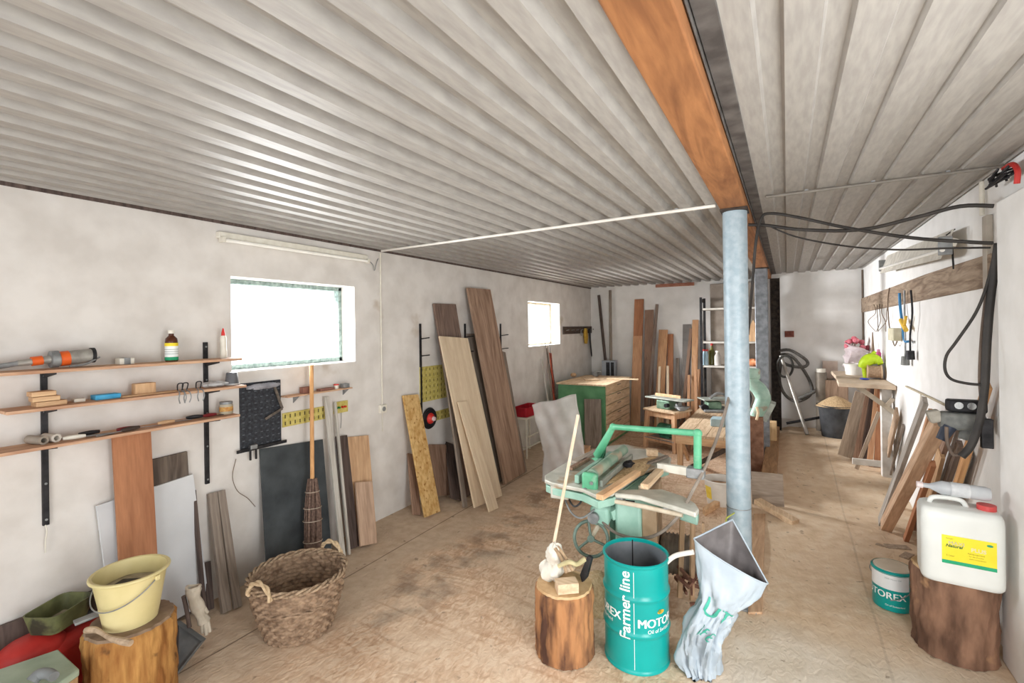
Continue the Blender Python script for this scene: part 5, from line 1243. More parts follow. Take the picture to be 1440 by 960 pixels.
# counter-clockwise = towards the right as seen from outside
def drum_text(s, size, a0, z0, off=0, vert=False, m=LET, parent=t, c=dc, rad=R, name='lettering', align='CENTER', cuts=2, shear=0):
    mb = text_bm(s, size, off, align, cuts, shear)
    place_text(mb, on_drum(c, rad, a0, z0, vert)); return build(name, mb, m, parent, smooth=80)
dg = math.radians
drum_text('MOTOREX', .062, tocam + dg(52), .248, .002)
drum_text('Oil of Switzerland', .027, tocam + dg(52), .218)
drum_text('Farmer line', .076, tocam + dg(-11), .355, .0013, True)
drum_text('MOTOREX', .062, tocam + dg(-78), .268, .002)
drum_text('Oil of Switzerland', .027, tocam + dg(-78), .238)
ln = MB(); a_ = tocam + dg(-4); u_ = V((math.cos(a_), math.sin(a_), 0)); w_ = V((-u_.y, u_.x, 0))
for z0_, z1_ in ((.03, .19), (.21, .375), (.395, .53)): ln.box(dc + u_ * (R + .0012) + UP * ((z0_ + z1_) / 2), (.0016, .0022, z1_ - z0_), Matrix((u_, w_, UP)).transposed())
build('white_line', ln, LET, t)
em = MB(); 
for k, (rx_, rz_, dz_) in enumerate(((.024, .010, .0), )):
    ring_ = []
    for i in range(24): x = 2 * math.pi * i / 24; a = tocam + dg(46) + rx_ * math.cos(x) / R; ring_.append(dc + V((math.cos(a) * (R + .0018), math.sin(a) * (R + .0018), .318 + rz_ * math.sin(x))))
    em.add(ring_, [tuple(range(24))])
build('emblem', em, mat('emblem_gold', 'c98a2a', 'e0ab3c', bump=0), t)
em = MB(); ring_ = []
for i in range(24): x = 2 * math.pi * i / 24; a = tocam + dg(43) + .011 * math.cos(x) / R; ring_.append(dc + V((math.cos(a) * (R + .0022), math.sin(a) * (R + .0022), .322 + .010 * math.sin(x))))
em.add(ring_, [tuple(range(24))]); build('emblem', em, mat('emblem_olive', '6f7a2a', '87913c', bump=0), t)
# white pipe from drum
o = build('white_pipe', MB().tube([at(928, 802, y=2.66), at(936, 792, y=2.62), at(950, 781, y=2.60), at(975, 776, y=2.58)], .0125, n=14), mat('white_pipe', 'd8d2c8', 'e6e1d8', rough=.45, bump=0)); tag(o, 'short bent white pipe sticking out of the teal drum', 'pipe')
# ============================================================ GREY PLASTIC BAG on the post
from mathutils import noise as NZ
def bag():
    lv = [((976, 757), (1080, 820), (0, .14, .155), (0, -.05, .0)), ((980, 785), (1070, 836), (0, .12, .06), (0, -.06, 0)), ((983, 815), (1055, 850), (0, .10, 0), (0, -.07, 0)),
          ((984, 835), (1040, 861), (0, .09, 0), (0, -.07, 0)), ((972, 858), (1029, 872), (0, .09, 0), (0, -.075, 0)), ((960, 880), (1022, 888), (0, .09, 0), (0, -.07, 0)), ((954, 902), (1018, 908), (0, .09, 0), (0, -.07, 0)),
          ((957, 925), (1012, 930), (0, .085, 0), (0, -.06, 0)), ((968, 945), (1007, 950), (0, .07, 0), (0, -.05, 0)), ((978, 957), (1002, 961), (0, .05, 0), (0, -.04, 0))]
    def ends(v):
        k = min(len(lv) - 2, int(v * (len(lv) - 1))); f = v * (len(lv) - 1) - k
        g = lambda i, j: V((lv[min(i, len(lv) - 1)][j][0], lv[min(i, len(lv) - 1)][j][1], 0)) if j < 2 else V(lv[min(i, len(lv) - 1)][j])
        return [g(k, j).lerp(g(k + 1, j), f) for j in range(4)]
    def surf(u, v, inset=0.0):
        L_, R_, bk, fr = ends(v); y0 = 2.60
        Lp, Rp = at(L_.x, L_.y, y=y0 - .02), at(R_.x, R_.y, y=y0 + .03)
        cc = (Lp + Rp) / 2; h = (Rp - Lp) / 2; th = 2 * math.pi * u
        s = math.sin(th); cth = math.cos(th)
        # mouth collapses to a point between back corners
        off = bk * s if s > 0 else fr * (-s)
        if s > 0: tent = bk * (1 - abs(cth)); k_ = max(0, 1 - v / .2); off = off.lerp(tent, k_)
        p = cc + h * cth * (1 - inset) + off * (1 - inset)
        q_ = V((cth * 1.1 * (1 + v), s * 1.1, v * 3.2)); wr = .045 * NZ.noise(q_ * 1.6) + .022 * NZ.noise(V((q_.x * 4 + q_.z, q_.y * 4, q_.z * 1.5 - q_.x))) + .008 * NZ.noise(q_ * 9)
        wr *= min(1, .05 + v * 2.5)
        n_ = V((cth * .6, s, 0)).normalized() if abs(s) + abs(cth) > 0 else V((0, 1, 0))
        p = p + n_ * wr; p.z = max(p.z, .006 + .004 * inset); return p
    nu, nv = 84, 60
    t = thing('plastic_bag', 'grey-white plastic sack with green lettering hanging open before the round post', 'bag', V((-.38, 2.6, 0)))
    vs = [surf(i / nu, j / nv) for j in range(nv + 1) for i in range(nu)]
    mb = MB().add(vs, [(j * nu + i, j * nu + (i + 1) % nu, (j + 1) * nu + (i + 1) % nu, (j + 1) * nu + i) for j in range(nv) for i in range(nu)])
    o = build('sack', mb, mat('grey_film', '98a4ae', 'aab5be', rough=.32, scale=7, bump=.15), t, smooth=70)
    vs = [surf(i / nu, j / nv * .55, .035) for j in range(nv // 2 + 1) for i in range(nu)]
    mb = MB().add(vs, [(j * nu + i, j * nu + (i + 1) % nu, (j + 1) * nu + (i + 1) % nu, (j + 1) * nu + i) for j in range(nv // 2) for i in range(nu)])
    build('inner_face', mb, mat('dark_inner_film', '5a5656', '757070', rough=.4, scale=9, bump=.3), t, smooth=70)  # inner face of the sack near the mouth, in a darker colour
    cu = [surf(i / 40, 0) for i in range(40)]
    build('hem', MB().tube(cu, .004, n=6, sub=0, closed=True), mat('grey_film', '', ''), t)
    # folded-over right flap of the mouth
    GRN = mat('green_print', '2f8f7c', '4aa894', rough=.5, bump=0)
    def lay(txt, size, u0, v0, off=0):
        mb = text_bm(txt, size, off, 'CENTER', 2); h_ = .05
        du_ = (surf(u0 + h_, v0) - surf(u0 - h_, v0)) / (2 * h_); dv_ = (surf(u0, v0 + h_) - surf(u0, v0 - h_)) / (2 * h_)
        ju = ((du_.dot(RV), du_.dot(UP)), (dv_.dot(RV), dv_.dot(UP))); det = ju[0][0] * ju[1][1] - ju[0][1] * ju[1][0]
        def f(x, y, z_):
            x, y = x * math.cos(.5) + y * math.sin(.5), -x * math.sin(.5) + y * math.cos(.5)
            ru, rv = (x * ju[1][1] - y * ju[1][0]) / det, (-x * ju[0][1] + y * ju[0][0]) / det
            u = u0 + ru; v = v0 + rv; p = surf(u % 1, max(0, min(1, v))); e = .002
            a = surf((u + e) % 1, v) - p; b = surf(u % 1, min(1, v + e)) - p; n_ = a.cross(b).normalized()
            if n_.y > 0: n_ = -n_
            return p + n_ * .004
        return build('lettering', place_text(mb, f), GRN, t, smooth=80)
    lay('UT', .115, .765, .41, -.0004); lay('IFE', .075, .75, .54, -.0003)
    # yellow-green tie at the hook
    q = at(1021, 733, y=2.80)
    build('tie', MB().tube([at(1016, 748, y=2.76), q, at(1022, 728, y=2.9), V((-.285 - .02, 3.325, at(1026, 722, y=3.3).z))], .004, n=8), mat('lime_string', 'b9c24a', 'd2d964', bump=0), t)
bag()

# ============================================================ RIGHT SIDE
def on_right(px, py, off=0.0): return at(px, py, x=XR - off)
# ceiling corner light fitting, hanging askew
a, b = on_right(1243, 372, .10), on_right(1332, 343, .10)
t = thing('broken_lamp', 'dusty fluorescent fitting hanging slanted on the right wall above the timber', 'lamp', a.lerp(b, .5))
RF = mat('dusty_reflector', 'b5afa4', 'cfcabf', rough=.6, scale=12)
a.z -= .0; d = (b - a).normalized(); nrm = V((1, 0, .6)).normalized(); 
build('reflector', MB().beam(a, b, .005, .2, up=(.35, 0, 1)), RF, t, bevel=.002)
build('housing', MB().beam(a + V((.03, 0, .01)), b + V((.03, 0, .01)), .045, .05, up=(.35, 0, 1)), CREAM, t, bevel=.004)
build('tube', MB().cyl(a + V((-.03, .03, -.04)), b + V((-.03, -.03, -.04)), .013, n=14), mat('tube_glass', '', ''), t)
for q in (a, b): build('end_cap', MB().box(q + V((-.01, 0, -.01)), (.07, .025, .12)), GREYM, t, bevel=.003)
build('chain', MB().tube([b + V((.0, .02, .06)), b + V((.05, .05, .1))], .004, n=6, sub=0).tube([at(1338, 335, x=XR - .03), at(1341, 378, x=XR - .03)], .006, n=6, sub=0), DARKM, t)
# vertical duct by the thick wall
q0, q1 = on_right(1390, 262), on_right(1390, 425); yq = at(1393, 350, x=XR).y
o = build('cable_duct', MB().bb(XR - .03, XR - .001, yq - .05, yq + .02, at(1390, 430, x=XR - .03).z, at(1390, 300, x=XR - .03).z), mat('grey_duct', 'a59c90', 'b9b1a5', rough=.7), bevel=.003); tag(o, 'grey cable duct on the right wall beside the thick white wall', 'duct')
o = build('conduit_pipe', MB().cyl((XR - .02, yq + .05, at(1386, 300, x=XR - .02).z), (XR - .02, yq + .05, ZR - .01), .012, n=12), CREAM); tag(o, 'short vertical white conduit above the grey duct', 'pipe')
# red cable & tangle at top
e = at(1424, 240, x=XR - .02)
o = build('red_cable', MB().tube([at(1412, 237, x=XR - .05), at(1424, 231, x=XR - .05), at(1431, 240, x=XR - .05), at(1430, 258, x=XR - .05)], .012, n=10), mat('red_rubber', 'a82a26', 'c03a34', rough=.5, bump=0)); tag(o, 'short red cable end under the ceiling at the right edge', 'cable')
mb = MB(); rnd = random.Random(8)
cq = at(1405, 250, x=XR - .06)
for k in range(4): mb.tube([cq + V((rnd.uniform(-.03, .03), rnd.uniform(-.14, .14), rnd.uniform(-.03, .03))) for _ in range(6)], .006, n=6)
o = build('wire_tangle', mb, DARKM); tag(o, 'tangle of dark wires under the ceiling in the right corner', 'wires')
# pipe and crack line in the back right corner
c0 = at(1211, 382, x=XR - .02); c1 = at(1216, 500, x=XR - .02)
o = build('conduit_pipe', MB().cyl((XR - .015, YB - .06, ZR - .02), (XR - .015, YB - .06, c1.z - .1), .014, n=10), mat('brown_pipe', '5f5348', '74665a')); tag(o, 'thin dark vertical pipe in the far right corner', 'pipe')
# overhead cables
CB = mat('cable_black', '2a2725', '3b3734', rough=.6, bump=0)
E0 = at(1403, 290, x=XR - .03); E0.y = max(E0.y, JY + .02); E0 = V((XR - .045, JY + .03, at(1403, 289, y=JY + .03).z)); E1 = V((XR - .05, JY + .035, at(1404, 341, y=JY + .03).z))
S0 = at(1066, 316, z=2.50); yc0 = S0.y
Zl = lambda px, py, k: at(px, py, y=yc0 + (JY - yc0) * k)
o = build('overhead_cable', MB().tube([at(1052, 316, y=yc0), at(1080, 317, y=yc0), Zl(1130, 323, .25), Zl(1210, 323, .5), Zl(1290, 305, .75), Zl(1350, 290, .9), E0], .011, n=10), CB); tag(o, 'upper thick black cable strung from the beam to the right wall', 'cable', 'overhead cables')
o = build('overhead_cable', MB().tube([at(1052, 470, y=yc0 + .3), at(1058, 400, y=yc0 + .1), at(1063, 340, y=yc0), at(1070, 308, y=yc0), at(1082, 300, y=yc0), Zl(1120, 305, .2), Zl(1190, 320, .45), Zl(1280, 334, .75), Zl(1360, 340, .93), E1], .010, n=10), CB); tag(o, 'black cable looping down behind the round post and over to the right wall', 'cable', 'overhead cables')
o = build('overhead_cable', MB().tube([at(1078, 316, y=yc0), Zl(1120, 333, .2), Zl(1190, 346, .45), Zl(1260, 351, .65), Zl(1330, 349, .85), E1 + V((0, .03, -.02))], .0055, n=8), CB); tag(o, 'thin lowest black cable sagging below the thicker two', 'cable', 'overhead cables')
# hanging bundle down the edge
yb0 = JY + .05; Yb = lambda px, py, dy=0: at(px, py, y=yb0 + dy)
bunch = [([(1404, 342), (1400, 370), (1393, 420), (1388, 480), (1385, 540), (1378, 590), (1366, 625), (1352, 642)], .019, 0, 'thick black cable hanging down the edge of the thick wall to the plug'),
         ([(1402, 346), (1396, 372), (1388, 410), (1381, 470), (1378, 530), (1380, 575), (1370, 615), (1345, 640), (1333, 625), (1331, 600)], .009, .03, 'brown-grey cable hanging beside the thick one, curling up to the sockets'),
         ([(1400, 350), (1388, 400), (1372, 440), (1345, 480), (1331, 500), (1329, 520), (1338, 533), (1360, 539), (1382, 541)], .0075, .0, 'thin black cable swinging out in a loop left of the bundle')]
for pts, r_, dy, lab in bunch:
    o = build('hanging_cable', MB().tube([Yb(x, y, dy) for x, y in pts], r_, n=12), CB if r_ != .009 else mat('brown_cable', '5e5047', '75665b', bump=0)); tag(o, lab, 'cable', 'cables hanging by the right wall')
# power distribution block
pc = at(1352, 592, y=yb0 + .16)
t = thing('power_block', 'black and grey power socket block hanging by the right wall', 'power block', pc)
PBM = mat('grey_rubber', '6a6c6a', '858783', rough=.6, scale=20, bump=.1)
build('body', MB().box(pc, (.20, .10, .10)), PBM, t, bevel=.02)
build('cover', MB().box(pc + V((.02, -.0, .09)), (.17, .08, .07)), BLACK, t, bevel=.012)
for k in range(2): build('socket_face', MB().cyl(pc + V((-.02 + .055 * k, -.035, .095)), pc + V((-.02 + .055 * k, -.045, .095)), .02, n=16), mat('chrome_strip', 'c2c6c8', 'dfe2e3', rough=.2, metal=.8, bump=0), t)
build('side_cap', MB().box(pc + V((-.12, 0, .02)), (.06, .07, .07), Matrix.Rotation(-.3, 3, 'Y')), mat('beige_grey', '9a958b', 'b0aba0', scale=20), t, bevel=.01)
build('plug', MB().cyl(pc + V((-.06, -.03, -.03)), pc + V((-.10, -.04, -.11)), .035, .025, n=18), mat('plug_blue_black', '2c3140', '3b4252', rough=.5, bump=0), t)
build('plug', MB().cyl(pc + V((.02, -.01, -.04)), pc + V((.0, -.02, -.10)), .028, .022, n=18), PBM, t)
o = build('junction_box', MB().box(at(1386, 610, y=yb0 + .0) + V((.01, .02, 0)), (.05, .03, .16)), DARKM, bevel=.004); tag(o, 'dark box half hidden behind the thick wall edge', 'box')
# timber line (thin cable along wall)
o = build('wall_cable', MB().tube([on_right(1274, 543, .012), on_right(1310, 560, .012), on_right(1346, 578, .012)], .009, n=8), mat('beige_cable', 'a69a82', 'b9ad96', bump=0)); tag(o, 'beige cable running slanted along the right wall from the bench', 'cable')
o = build('wall_cable', MB().tube([on_right(1295, 553, .006), on_right(1294, 575, .006)], .006, n=6, sub=0), CREAM); tag(o, 'short white cable stub dropping from the beige wall cable', 'cable')
# hanging wires at the timber
bl = mat('blue_cable', '2f6f9e', '3f86b8', rough=.5, bump=0)
o = build('blue_cable', MB().tube([on_right(1265, 412, .05), on_right(1266, 432, .05), on_right(1269, 455, .05), on_right(1272, 478, .05), on_right(1277, 480, .05)], .012, n=8), bl); tag(o, 'bright blue cable hanging from the wall timber', 'cable')
o = build('yellow_connector', MB().tube([on_right(1267, 450, .06), on_right(1271, 458, .06), on_right(1274, 464, .06)], .02, n=8).tube([on_right(1274, 445, .06), on_right(1271, 462, .06)], .012, n=8, sub=0), mat('yellow_pl', 'd2a83a', 'e4bf52', bump=0)); tag(o, 'yellow connector tied on the blue cable', 'connector')
for k, (x0_, x1_, y1_) in enumerate(((1272, 1273, 510), (1281, 1280, 502))):
    t = thing('hanging_plug', ['dark plug dangling on the left one of two cables under the wall timber', 'dark plug dangling on the right one of two cables under the wall timber'][k], 'plug', on_right(x1_, y1_, .05), 'plugs dangling under the wall timber')
    build('cable', MB().tube([on_right(x0_, 408, .05), on_right(x0_ + (2 if k else 0), 440, .05), on_right(x1_, 470, .05), on_right(x1_, y1_ - 8, .05)], .008, n=8), GREYM if k == 0 else DARKM, t)
    build('plug_body', MB().cyl(on_right(x1_, y1_ - 9, .05), on_right(x1_, y1_ + 3, .05), .03, .035, n=14), PBM if k == 0 else DARKM, t)
q = on_right(1258, 470, .04)
t = thing('junction_box', 'beige junction box on the right wall below the timber', 'box', q)
build('body', MB().box(q, (.07, .30, .13)), mat('beige_box', 'b3ac92', 'c6c0a8', scale=14), t, bevel=.008)
build('cable', MB().tube([q + V((0, .15, 0)), q + V((0, .3, .1)), q + V((0, .36, .35)), q + V((0, .25, .5))], .006, n=6).tube([q + V((0, .12, -.06)), q + V((0, .0, -.12)), q + V((0, -.12, -.07))], .006, n=6), mat('brown_wire', '', ''), t)
mb = MB(); rnd = random.Random(2)
for k in range(5):
    x_ = 1226 + k * 5; mb.tube([on_right(x_ + rnd.uniform(-3, 3), 428, .03), on_right(x_ + rnd.uniform(-6, 6), 440, .05), on_right(x_ + rnd.uniform(-6, 8), 452, .05), on_right(1236 + rnd.uniform(-6, 10), 466, .04)], .004, n=6)
o = build('wire_tangle', mb, mat('brown_wire', '', '')); tag(o, 'loose thin brown wires hanging below the left end of the wall timber', 'wires')
# back wall socket
q = at(1110, 469.5, y=YB - .02); o = build('back_socket', MB().box(q, (.13, .05, .10)).box(q + V((-.03, -.03, 0)), (.035, .02, .04)).box(q + V((.03, -.03, 0)), (.035, .02, .04)), mat('brown_socket', '6f3a2e', '86493a', rough=.6, bump=0), bevel=.004); tag(o, 'small brown-red double socket on the back wall', 'socket')
# hose and vacuum pipe
HM_ = mat('hose_grey', '4d4b48', '6a6762', rough=.6, scale=60, bump=.4)
Yh = lambda x, y, dy=0: at(x, y, y=YB - .14 - dy)
t = thing('vacuum_hose', 'coiled grey suction hose hanging on the back wall', 'hose', Yh(1110, 560))
build('hose', MB().tube([Yh(1092, 494), Yh(1110, 492, .03), Yh(1130, 503), Yh(1136, 511), Yh(1128, 516, .05), Yh(1105, 512, .02), Yh(1096, 500), Yh(1112, 500, .06), Yh(1130, 520, .03), Yh(1142, 545), Yh(1136, 558, .02), Yh(1118, 564, .05), Yh(1102, 552), Yh(1096, 530, .03), Yh(1100, 500, .06)], .023, n=12), HM_, t)
build('hose_coil', MB().tube([Yh(1104 + 11 * math.cos(a), 515 + 15 * math.sin(a), .1 + .01 * a) for a in [i * .5 for i in range(26)]], .017, n=10, sub=3), mat('hose_dark', '33322f', '45433f', rough=.6, scale=60, bump=.4), t)
build('hose_end', MB().tube([Yh(1124, 560, .08), Yh(1142, 552, .12), Yh(1158, 542, .16)], .026, n=12), HM_, t)
o = build('steel_tube', MB().cyl(at(1098, 500, y=YB - .3), V((at(1135, 597, y=YB - .75).x, YB - .75, .175)), .026, n=14), mat('dull_alu', '8f8b84', 'aca79f', rough=.4, metal=.5)); tag(o, 'straight metal suction tube leaning before the coiled hose', 'tube')
o = build('floor_rod', MB().cyl(at(1106, 595, y=YB - .6), at(1163, 585, y=YB - .5), .02, n=10), DARKM); tag(o, 'dark rod lying on the sawdust at the back wall', 'rod')
# dust extractor / hopper
hc = V((at(1176, 600, y=8.35).x, 8.35, .15)); 
t = thing('dust_bin', 'dark bin heaped with sawdust in the back right corner', 'bin', hc)
rb = .22
topz = at(1176, 573, y=8.2).z
build('body', MB().lathe([(0, .0), (rb * .82, .0), (rb, topz - .15), (rb + .02, topz - .15), (rb + .02, topz - .13)], hc, n=32, fn=lambda a, i: 1 + .02 * math.sin(3 * a)), mat('charcoal_plastic', '2e2f31', '47484a', rough=.6, scale=8, bump=.1), t)
build('sawdust', MB().lathe([(rb + .03, topz - .15), (rb * .8, topz - .09), (rb * .4, topz - .03), (0, topz)], hc, n=32, fn=lambda a, i: 1 + .03 * math.sin(4 * a)), mat('sawdust', '', ''), t)
t = thing('dust_extractor', 'brown wooden dust collector box with grey cylinder behind the bin', 'machine', V((hc.x, 8.68, .15)))
q = lambda x, y, yy=8.68: at(x, y, y=yy)
build('box', MB().bb(q(1160, 540).x, q(1192, 540).x, 8.6, YB - .02, q(1170, 576).z, q(1170, 534).z), wood('brown_box_wood', '7a5f48', '9a7c62'), t, bevel=.004)
build('cylinder', MB().cyl((q(1155, 560).x, 8.66, .16), (q(1155, 560).x, 8.66, q(1155, 523).z), .075, n=24), mat('taupe_metal', '6b6257', '857b6f', rough=.5, metal=.3), t)
build('cap', MB().cyl((q(1155, 560).x, 8.66, q(1155, 523).z), (q(1155, 560).x, 8.66, q(1155, 518).z), .06, n=24), CREAM, t)
build('panel', MB().bb(q(1158, 508).x, q(1180, 508).x, YB - .05, YB - .01, q(1170, 534).z, q(1170, 509).z), mat('pale_pink_board', 'b8a496', 'cdbbae', scale=8), t, bevel=.003)
build('funnel', MB().tube([q(1158, 545), q(1166, 538), q(1175, 536)], .05, n=14), mat('taupe_metal', '', ''), t)
build('stand', MB().cyl((q(1165, 560).x, 8.7, .15), (q(1165, 560).x, 8.7, q(1165, 570).z), .02, n=10).cyl((q(1188, 560).x, 8.7, .15), (q(1188, 560).x, 8.7, q(1165, 570).z), .02, n=10), DARKM, t)

# right bench: board on posts
tz = 1.12
A, B, Cc = at(1175, 528, z=tz), at(1179, 538, z=tz), at(1274, 543, z=tz); D = at(1258, 530, z=tz)
Cc.x = min(Cc.x, XR - .012); D.x = XR - .012; 
t = thing('wall_bench', 'dusty wall bench on white posts along the right wall', 'bench', V((.75, 7.0, 0)))
build('top', MB().prism([A, B, Cc, V((XR - .012, Cc.y + .02, tz)), V((XR - .012, 8.15, tz)), V((A.x, 8.15, tz))], (0, 0, -.045)), mat('dusty_top', 'b09c86', 'c8b59e', rough=.85, scale=8), t, bevel=.004)
WPST = mat('white_painted_wood', 'bdb8b0', 'd2cec8', rough=.7, scale=12)
pz0 = .08; pb = at(1246, 652, z=.08); 
px_ = at(1245, 600, y=6.55).x
def yx(px, yy): return at(px, 600, y=yy).x
yy = 6.62
xa_, xb__ = yx(1240, yy), min(yx(1262, yy), XR - .02)
build('post', MB().bb(xa_, xb__, yy, yy + .10, drift(xa_, yy) - .01, tz - .047), WPST, t, bevel=.004)
build('rail', MB().beam((A.x + .1, yy + .12, .2), (xb__ - .03, yy + .12, .2), .03, .07), WPST, t, bevel=.003)
br0 = at(1203, 541, y=yy - .02); br1 = at(1262, 583, y=yy - .02)
build('brace', MB().beam(br0, br1, .03, .05, up=(0, 0, 1)), mat('beige_brace', 'a89c8a', 'c0b4a2', scale=12), t, bevel=.003)
build('bracket', MB().beam(at(1247, 570, y=yy - .04), at(1256, 560, y=yy - .04), .03, .04), mat('beige_brace', '', ''), t)

bt = lambda x, y, dz=.001: at(x, y, z=tz + dz)
PW = mat('white_plastic', '', '')
def pot(lab, c, r, h, m=PW, name='white_pot', cat='pot', lid=False, stuff=None):
    t = thing(name, lab, cat, c)
    build('body', MB().lathe([(0, 0), (r * .85, 0), (r, h), (r + .006, h), (r - .005, h + .003), (r * .83, .01), (0, .01)], c, n=36), m, t)
    build('rim', MB().lathe([(r, h - .012), (r + .009, h - .01), (r + .009, h), (r, h + .001)], c, n=36), m, t)
    if stuff: build('contents', MB().lathe([(0, h * .8), (r * .9, h * .78)], c, n=24), stuff, t)
    return t
c1_ = bt(1202, 527); c1_.y += .05
pot('low white tub at the left front of the wall bench, under the wilted flowers', c1_, .11, .14, stuff=PW)
c2_ = bt(1231, 531); pot('larger white tub on the wall bench with grey-blue label', c2_, .12, .19, mat('milky_plastic', 'c9ccd0', 'dadcdf', rough=.4, bump=0), stuff=PW)
c3 = bt(1250, 531); c3.x = min(c3.x, XR - .1); c3.y += .0
t = thing('tape_roll', 'round brown cord spool lying at the right on the wall bench', 'spool', c3 + V((0, -.12, 0)))
rr_ = .085; cc = c3 + V((-.01, -.22, rr_ + .002))
build('winding', MB().cyl(cc + V((-.06, 0, 0)), cc + V((.06, 0, 0)), rr_ * .88, n=28), mat('cord_brown', '9a7f66', 'b89c82', scale=60, bump=.5), t)
for s_ in (-1, 1): build('flange', MB().cyl(cc + V((s_ * .06, 0, 0)), cc + V((s_ * .072, 0, 0)), rr_, n=28), mat('spool_wood', 'b89a7c', 'cdb294'), t)
# flowers in clear wrap
fc = bt(1196, 522) ; fc.y += .25
t = thing('flower_bouquet', 'wrapped bouquet of pinkish-red flowers on the wall bench', 'flowers', fc)
ft = at(1206, 483, y=fc.y)
mb = MB().tube([fc + UP * .03, fc.lerp(ft, .5), ft + V((0, 0, -.05))], lambda u: .05 + .10 * u + .02 * math.sin(20 * u), n=18)
for k, v in enumerate(mb.bm.verts): v.co += V((.012 * math.sin(k * 2.1), .012 * math.cos(k * 1.7), .01 * math.sin(k)))
build('wrapping', mb, mat('pink_film', 'cdbfc0', 'e0d4d6', rough=.25, scale=12, bump=.5, alpha=.75), t)
stems = MB(); petals = MB(); rnd = random.Random(12)
for k in range(12):
    e_ = ft + V((rnd.uniform(-.13, .13), rnd.uniform(-.08, .08), rnd.uniform(-.08, .10)))
    stems.tube([fc + UP * .02, fc.lerp(e_, .5) + V((rnd.uniform(-.02, .02), 0, 0)), e_], .006, n=6)
    petals.sph(e_, .038, n=10, fn=lambda a, b: 1 + .3 * math.sin(5 * a) * math.cos(b * 3))
build('stem', stems, mat('stem_brown', '6f5d50', '8a7768', bump=0), t); build('blossom', petals, mat('faded_red', 'b04a58', 'd0808a', rough=.8, scale=20), t)
gq = bt(1222, 524)
t = thing('rubber_gloves', 'neon yellow-green gloves draped over the white tubs', 'gloves', V((c2_.x, c2_.y, c2_.z + .2)))
NG = mat('neon_green', 'b4d420', 'cbe83a', rough=.5, bump=.2, scale=15)
gy = c2_.y - .13
build('hand', MB().tube([at(1211, 517, y=gy), at(1218, 508, y=gy), at(1228, 504, y=gy), at(1234, 510, y=gy)], lambda u: .035 + .035 * math.sin(u * 3.1), n=14), NG, t)
build('finger', MB().tube([at(1214, 508, y=gy), at(1215, 520, y=gy), at(1217, 534, y=gy)], .022, n=10).tube([at(1222, 506, y=gy), at(1227, 498, y=gy), at(1231, 494, y=gy)], .02, n=10), NG, t)
build('cuff', MB().tube([at(1232, 508, y=gy), at(1240, 506, y=gy)], .05, n=14, sub=0), NG, t)
pk = at(1235.5, 512, y=c2_.y)
t = thing('pink_can', 'bright pink spray can standing on the white tub', 'can', V((pk.x, c2_.y, c2_.z + .192)))
pk = V((pk.x, c2_.y, c2_.z + .194)); build('body', MB().lathe([(0, 0), (.028, 0), (.028, .11), (.018, .125), (0, .126)], pk, n=20), mat('pink_paint', 'd8589a', 'e878b0', rough=.4, bump=0), t); build('cap', MB().cyl(pk + UP * .125, pk + UP * .155, .018, n=16), mat('pink_cap', 'e890b8', 'f0a8c8', bump=0), t)
ck = c2_ + V((.1, .22, 0)); ck.x = min(ck.x, XR - .05)
o = build('dark_cone', MB().lathe([(0, 0), (.04, 0), (.012, .42), (.006, .55), (0, .56)], V((XR - .06, ck.y + .1, tz + .001)), n=18), mat('brown_cone', '6f5c4e', '85705f')); tag(o, 'tall thin brown cone standing against the wall behind the pink can', 'cone')
o = build('blue_cloth', MB().sph(bt(1216, 534) + UP * .012, 1, (.05, .04, .012), n=14), mat('royal_blue', '2f3f96', '3d4fae', bump=0)); tag(o, 'small blue rag on the front edge of the wall bench', 'rag')

# planks under and beside the wall bench
def right(lab, base, top, w, t_, m_, off=0., name='wooden_plank', cat='plank', zb=0., plane='R', tx=None, lz=None, **k):
    tt = at(top[0], top[1], x=XR - off - t_ / 2 - .006)
    bb_ = at(base[0], base[1], z=zb)
    return lean(name, lab, cat, bb_, tt, w, t_, m_, plane='R', **k)
def free(lab, base, top, yb_, yt_, w, t_, m_, name='wooden_plank', cat='plank', tw=0.):
    b0 = at(base[0], base[1], y=yb_); b0.z = drift(b0.x, b0.y) - .004; b0.x = at(base[0], base[1], y=yb_).x
    t0 = at(top[0], top[1], y=yt_); return lean(name, lab, cat, b0, t0, w, t_, m_, plane='F', twist=tw)
GB = wood('grey_brown_board', '97826c', 'b8a28a')
free('wide grey-brown board leaning in front under the wall bench', (1191, 620), (1216, 556), 7.2, 7.45, .20, .02, GB)
free('narrow brown board second in the row under the wall bench', (1203, 628), (1224, 545), 7.1, 7.35, .07, .025, BROWNWOOD)
free('dark brown board third in the row under the wall bench', (1213, 634), (1229, 546), 7.1, 7.35, .07, .03, DARKWOOD)
free('orange batten in the row under the wall bench', (1222, 638), (1234, 546), 7.0, 7.3, .055, .03, wood('bright_orange_wood', '', ''), 'wooden_batten', 'batten')
free('brown batten beside the white post under the wall bench', (1233, 638), (1238, 546), 7.0, 7.3, .06, .03, ORANGEWOOD, 'wooden_batten', 'batten')
free('slanting thin lath crossing the boards under the wall bench', (1204, 640), (1236, 580), 6.8, 6.9, .04, .02, GB, 'wooden_lath', 'lath')
free('thin dark rod leaning left of the wide grey-brown board', (1186, 612), (1211, 553), 7.6, 7.6, .02, .02, DARKM, 'metal_rod', 'rod')
right('light brown board leaning just right of the bench post', (1250, 672), (1262, 586), .14, .022, wood('light_brown_board', 'a5876a', 'c4a688'), .02)
right('thin grey batten right of the light brown board', (1262, 680), (1270, 600), .04, .02, GREYWOOD, .0, 'wooden_batten', 'batten')
right('long pale grey plank leaning at the left of the right-hand pile', (1238, 738), (1301, 568), .10, .03, wood('pale_grey_plank', '8f857a', 'b3aaa0'), .10)
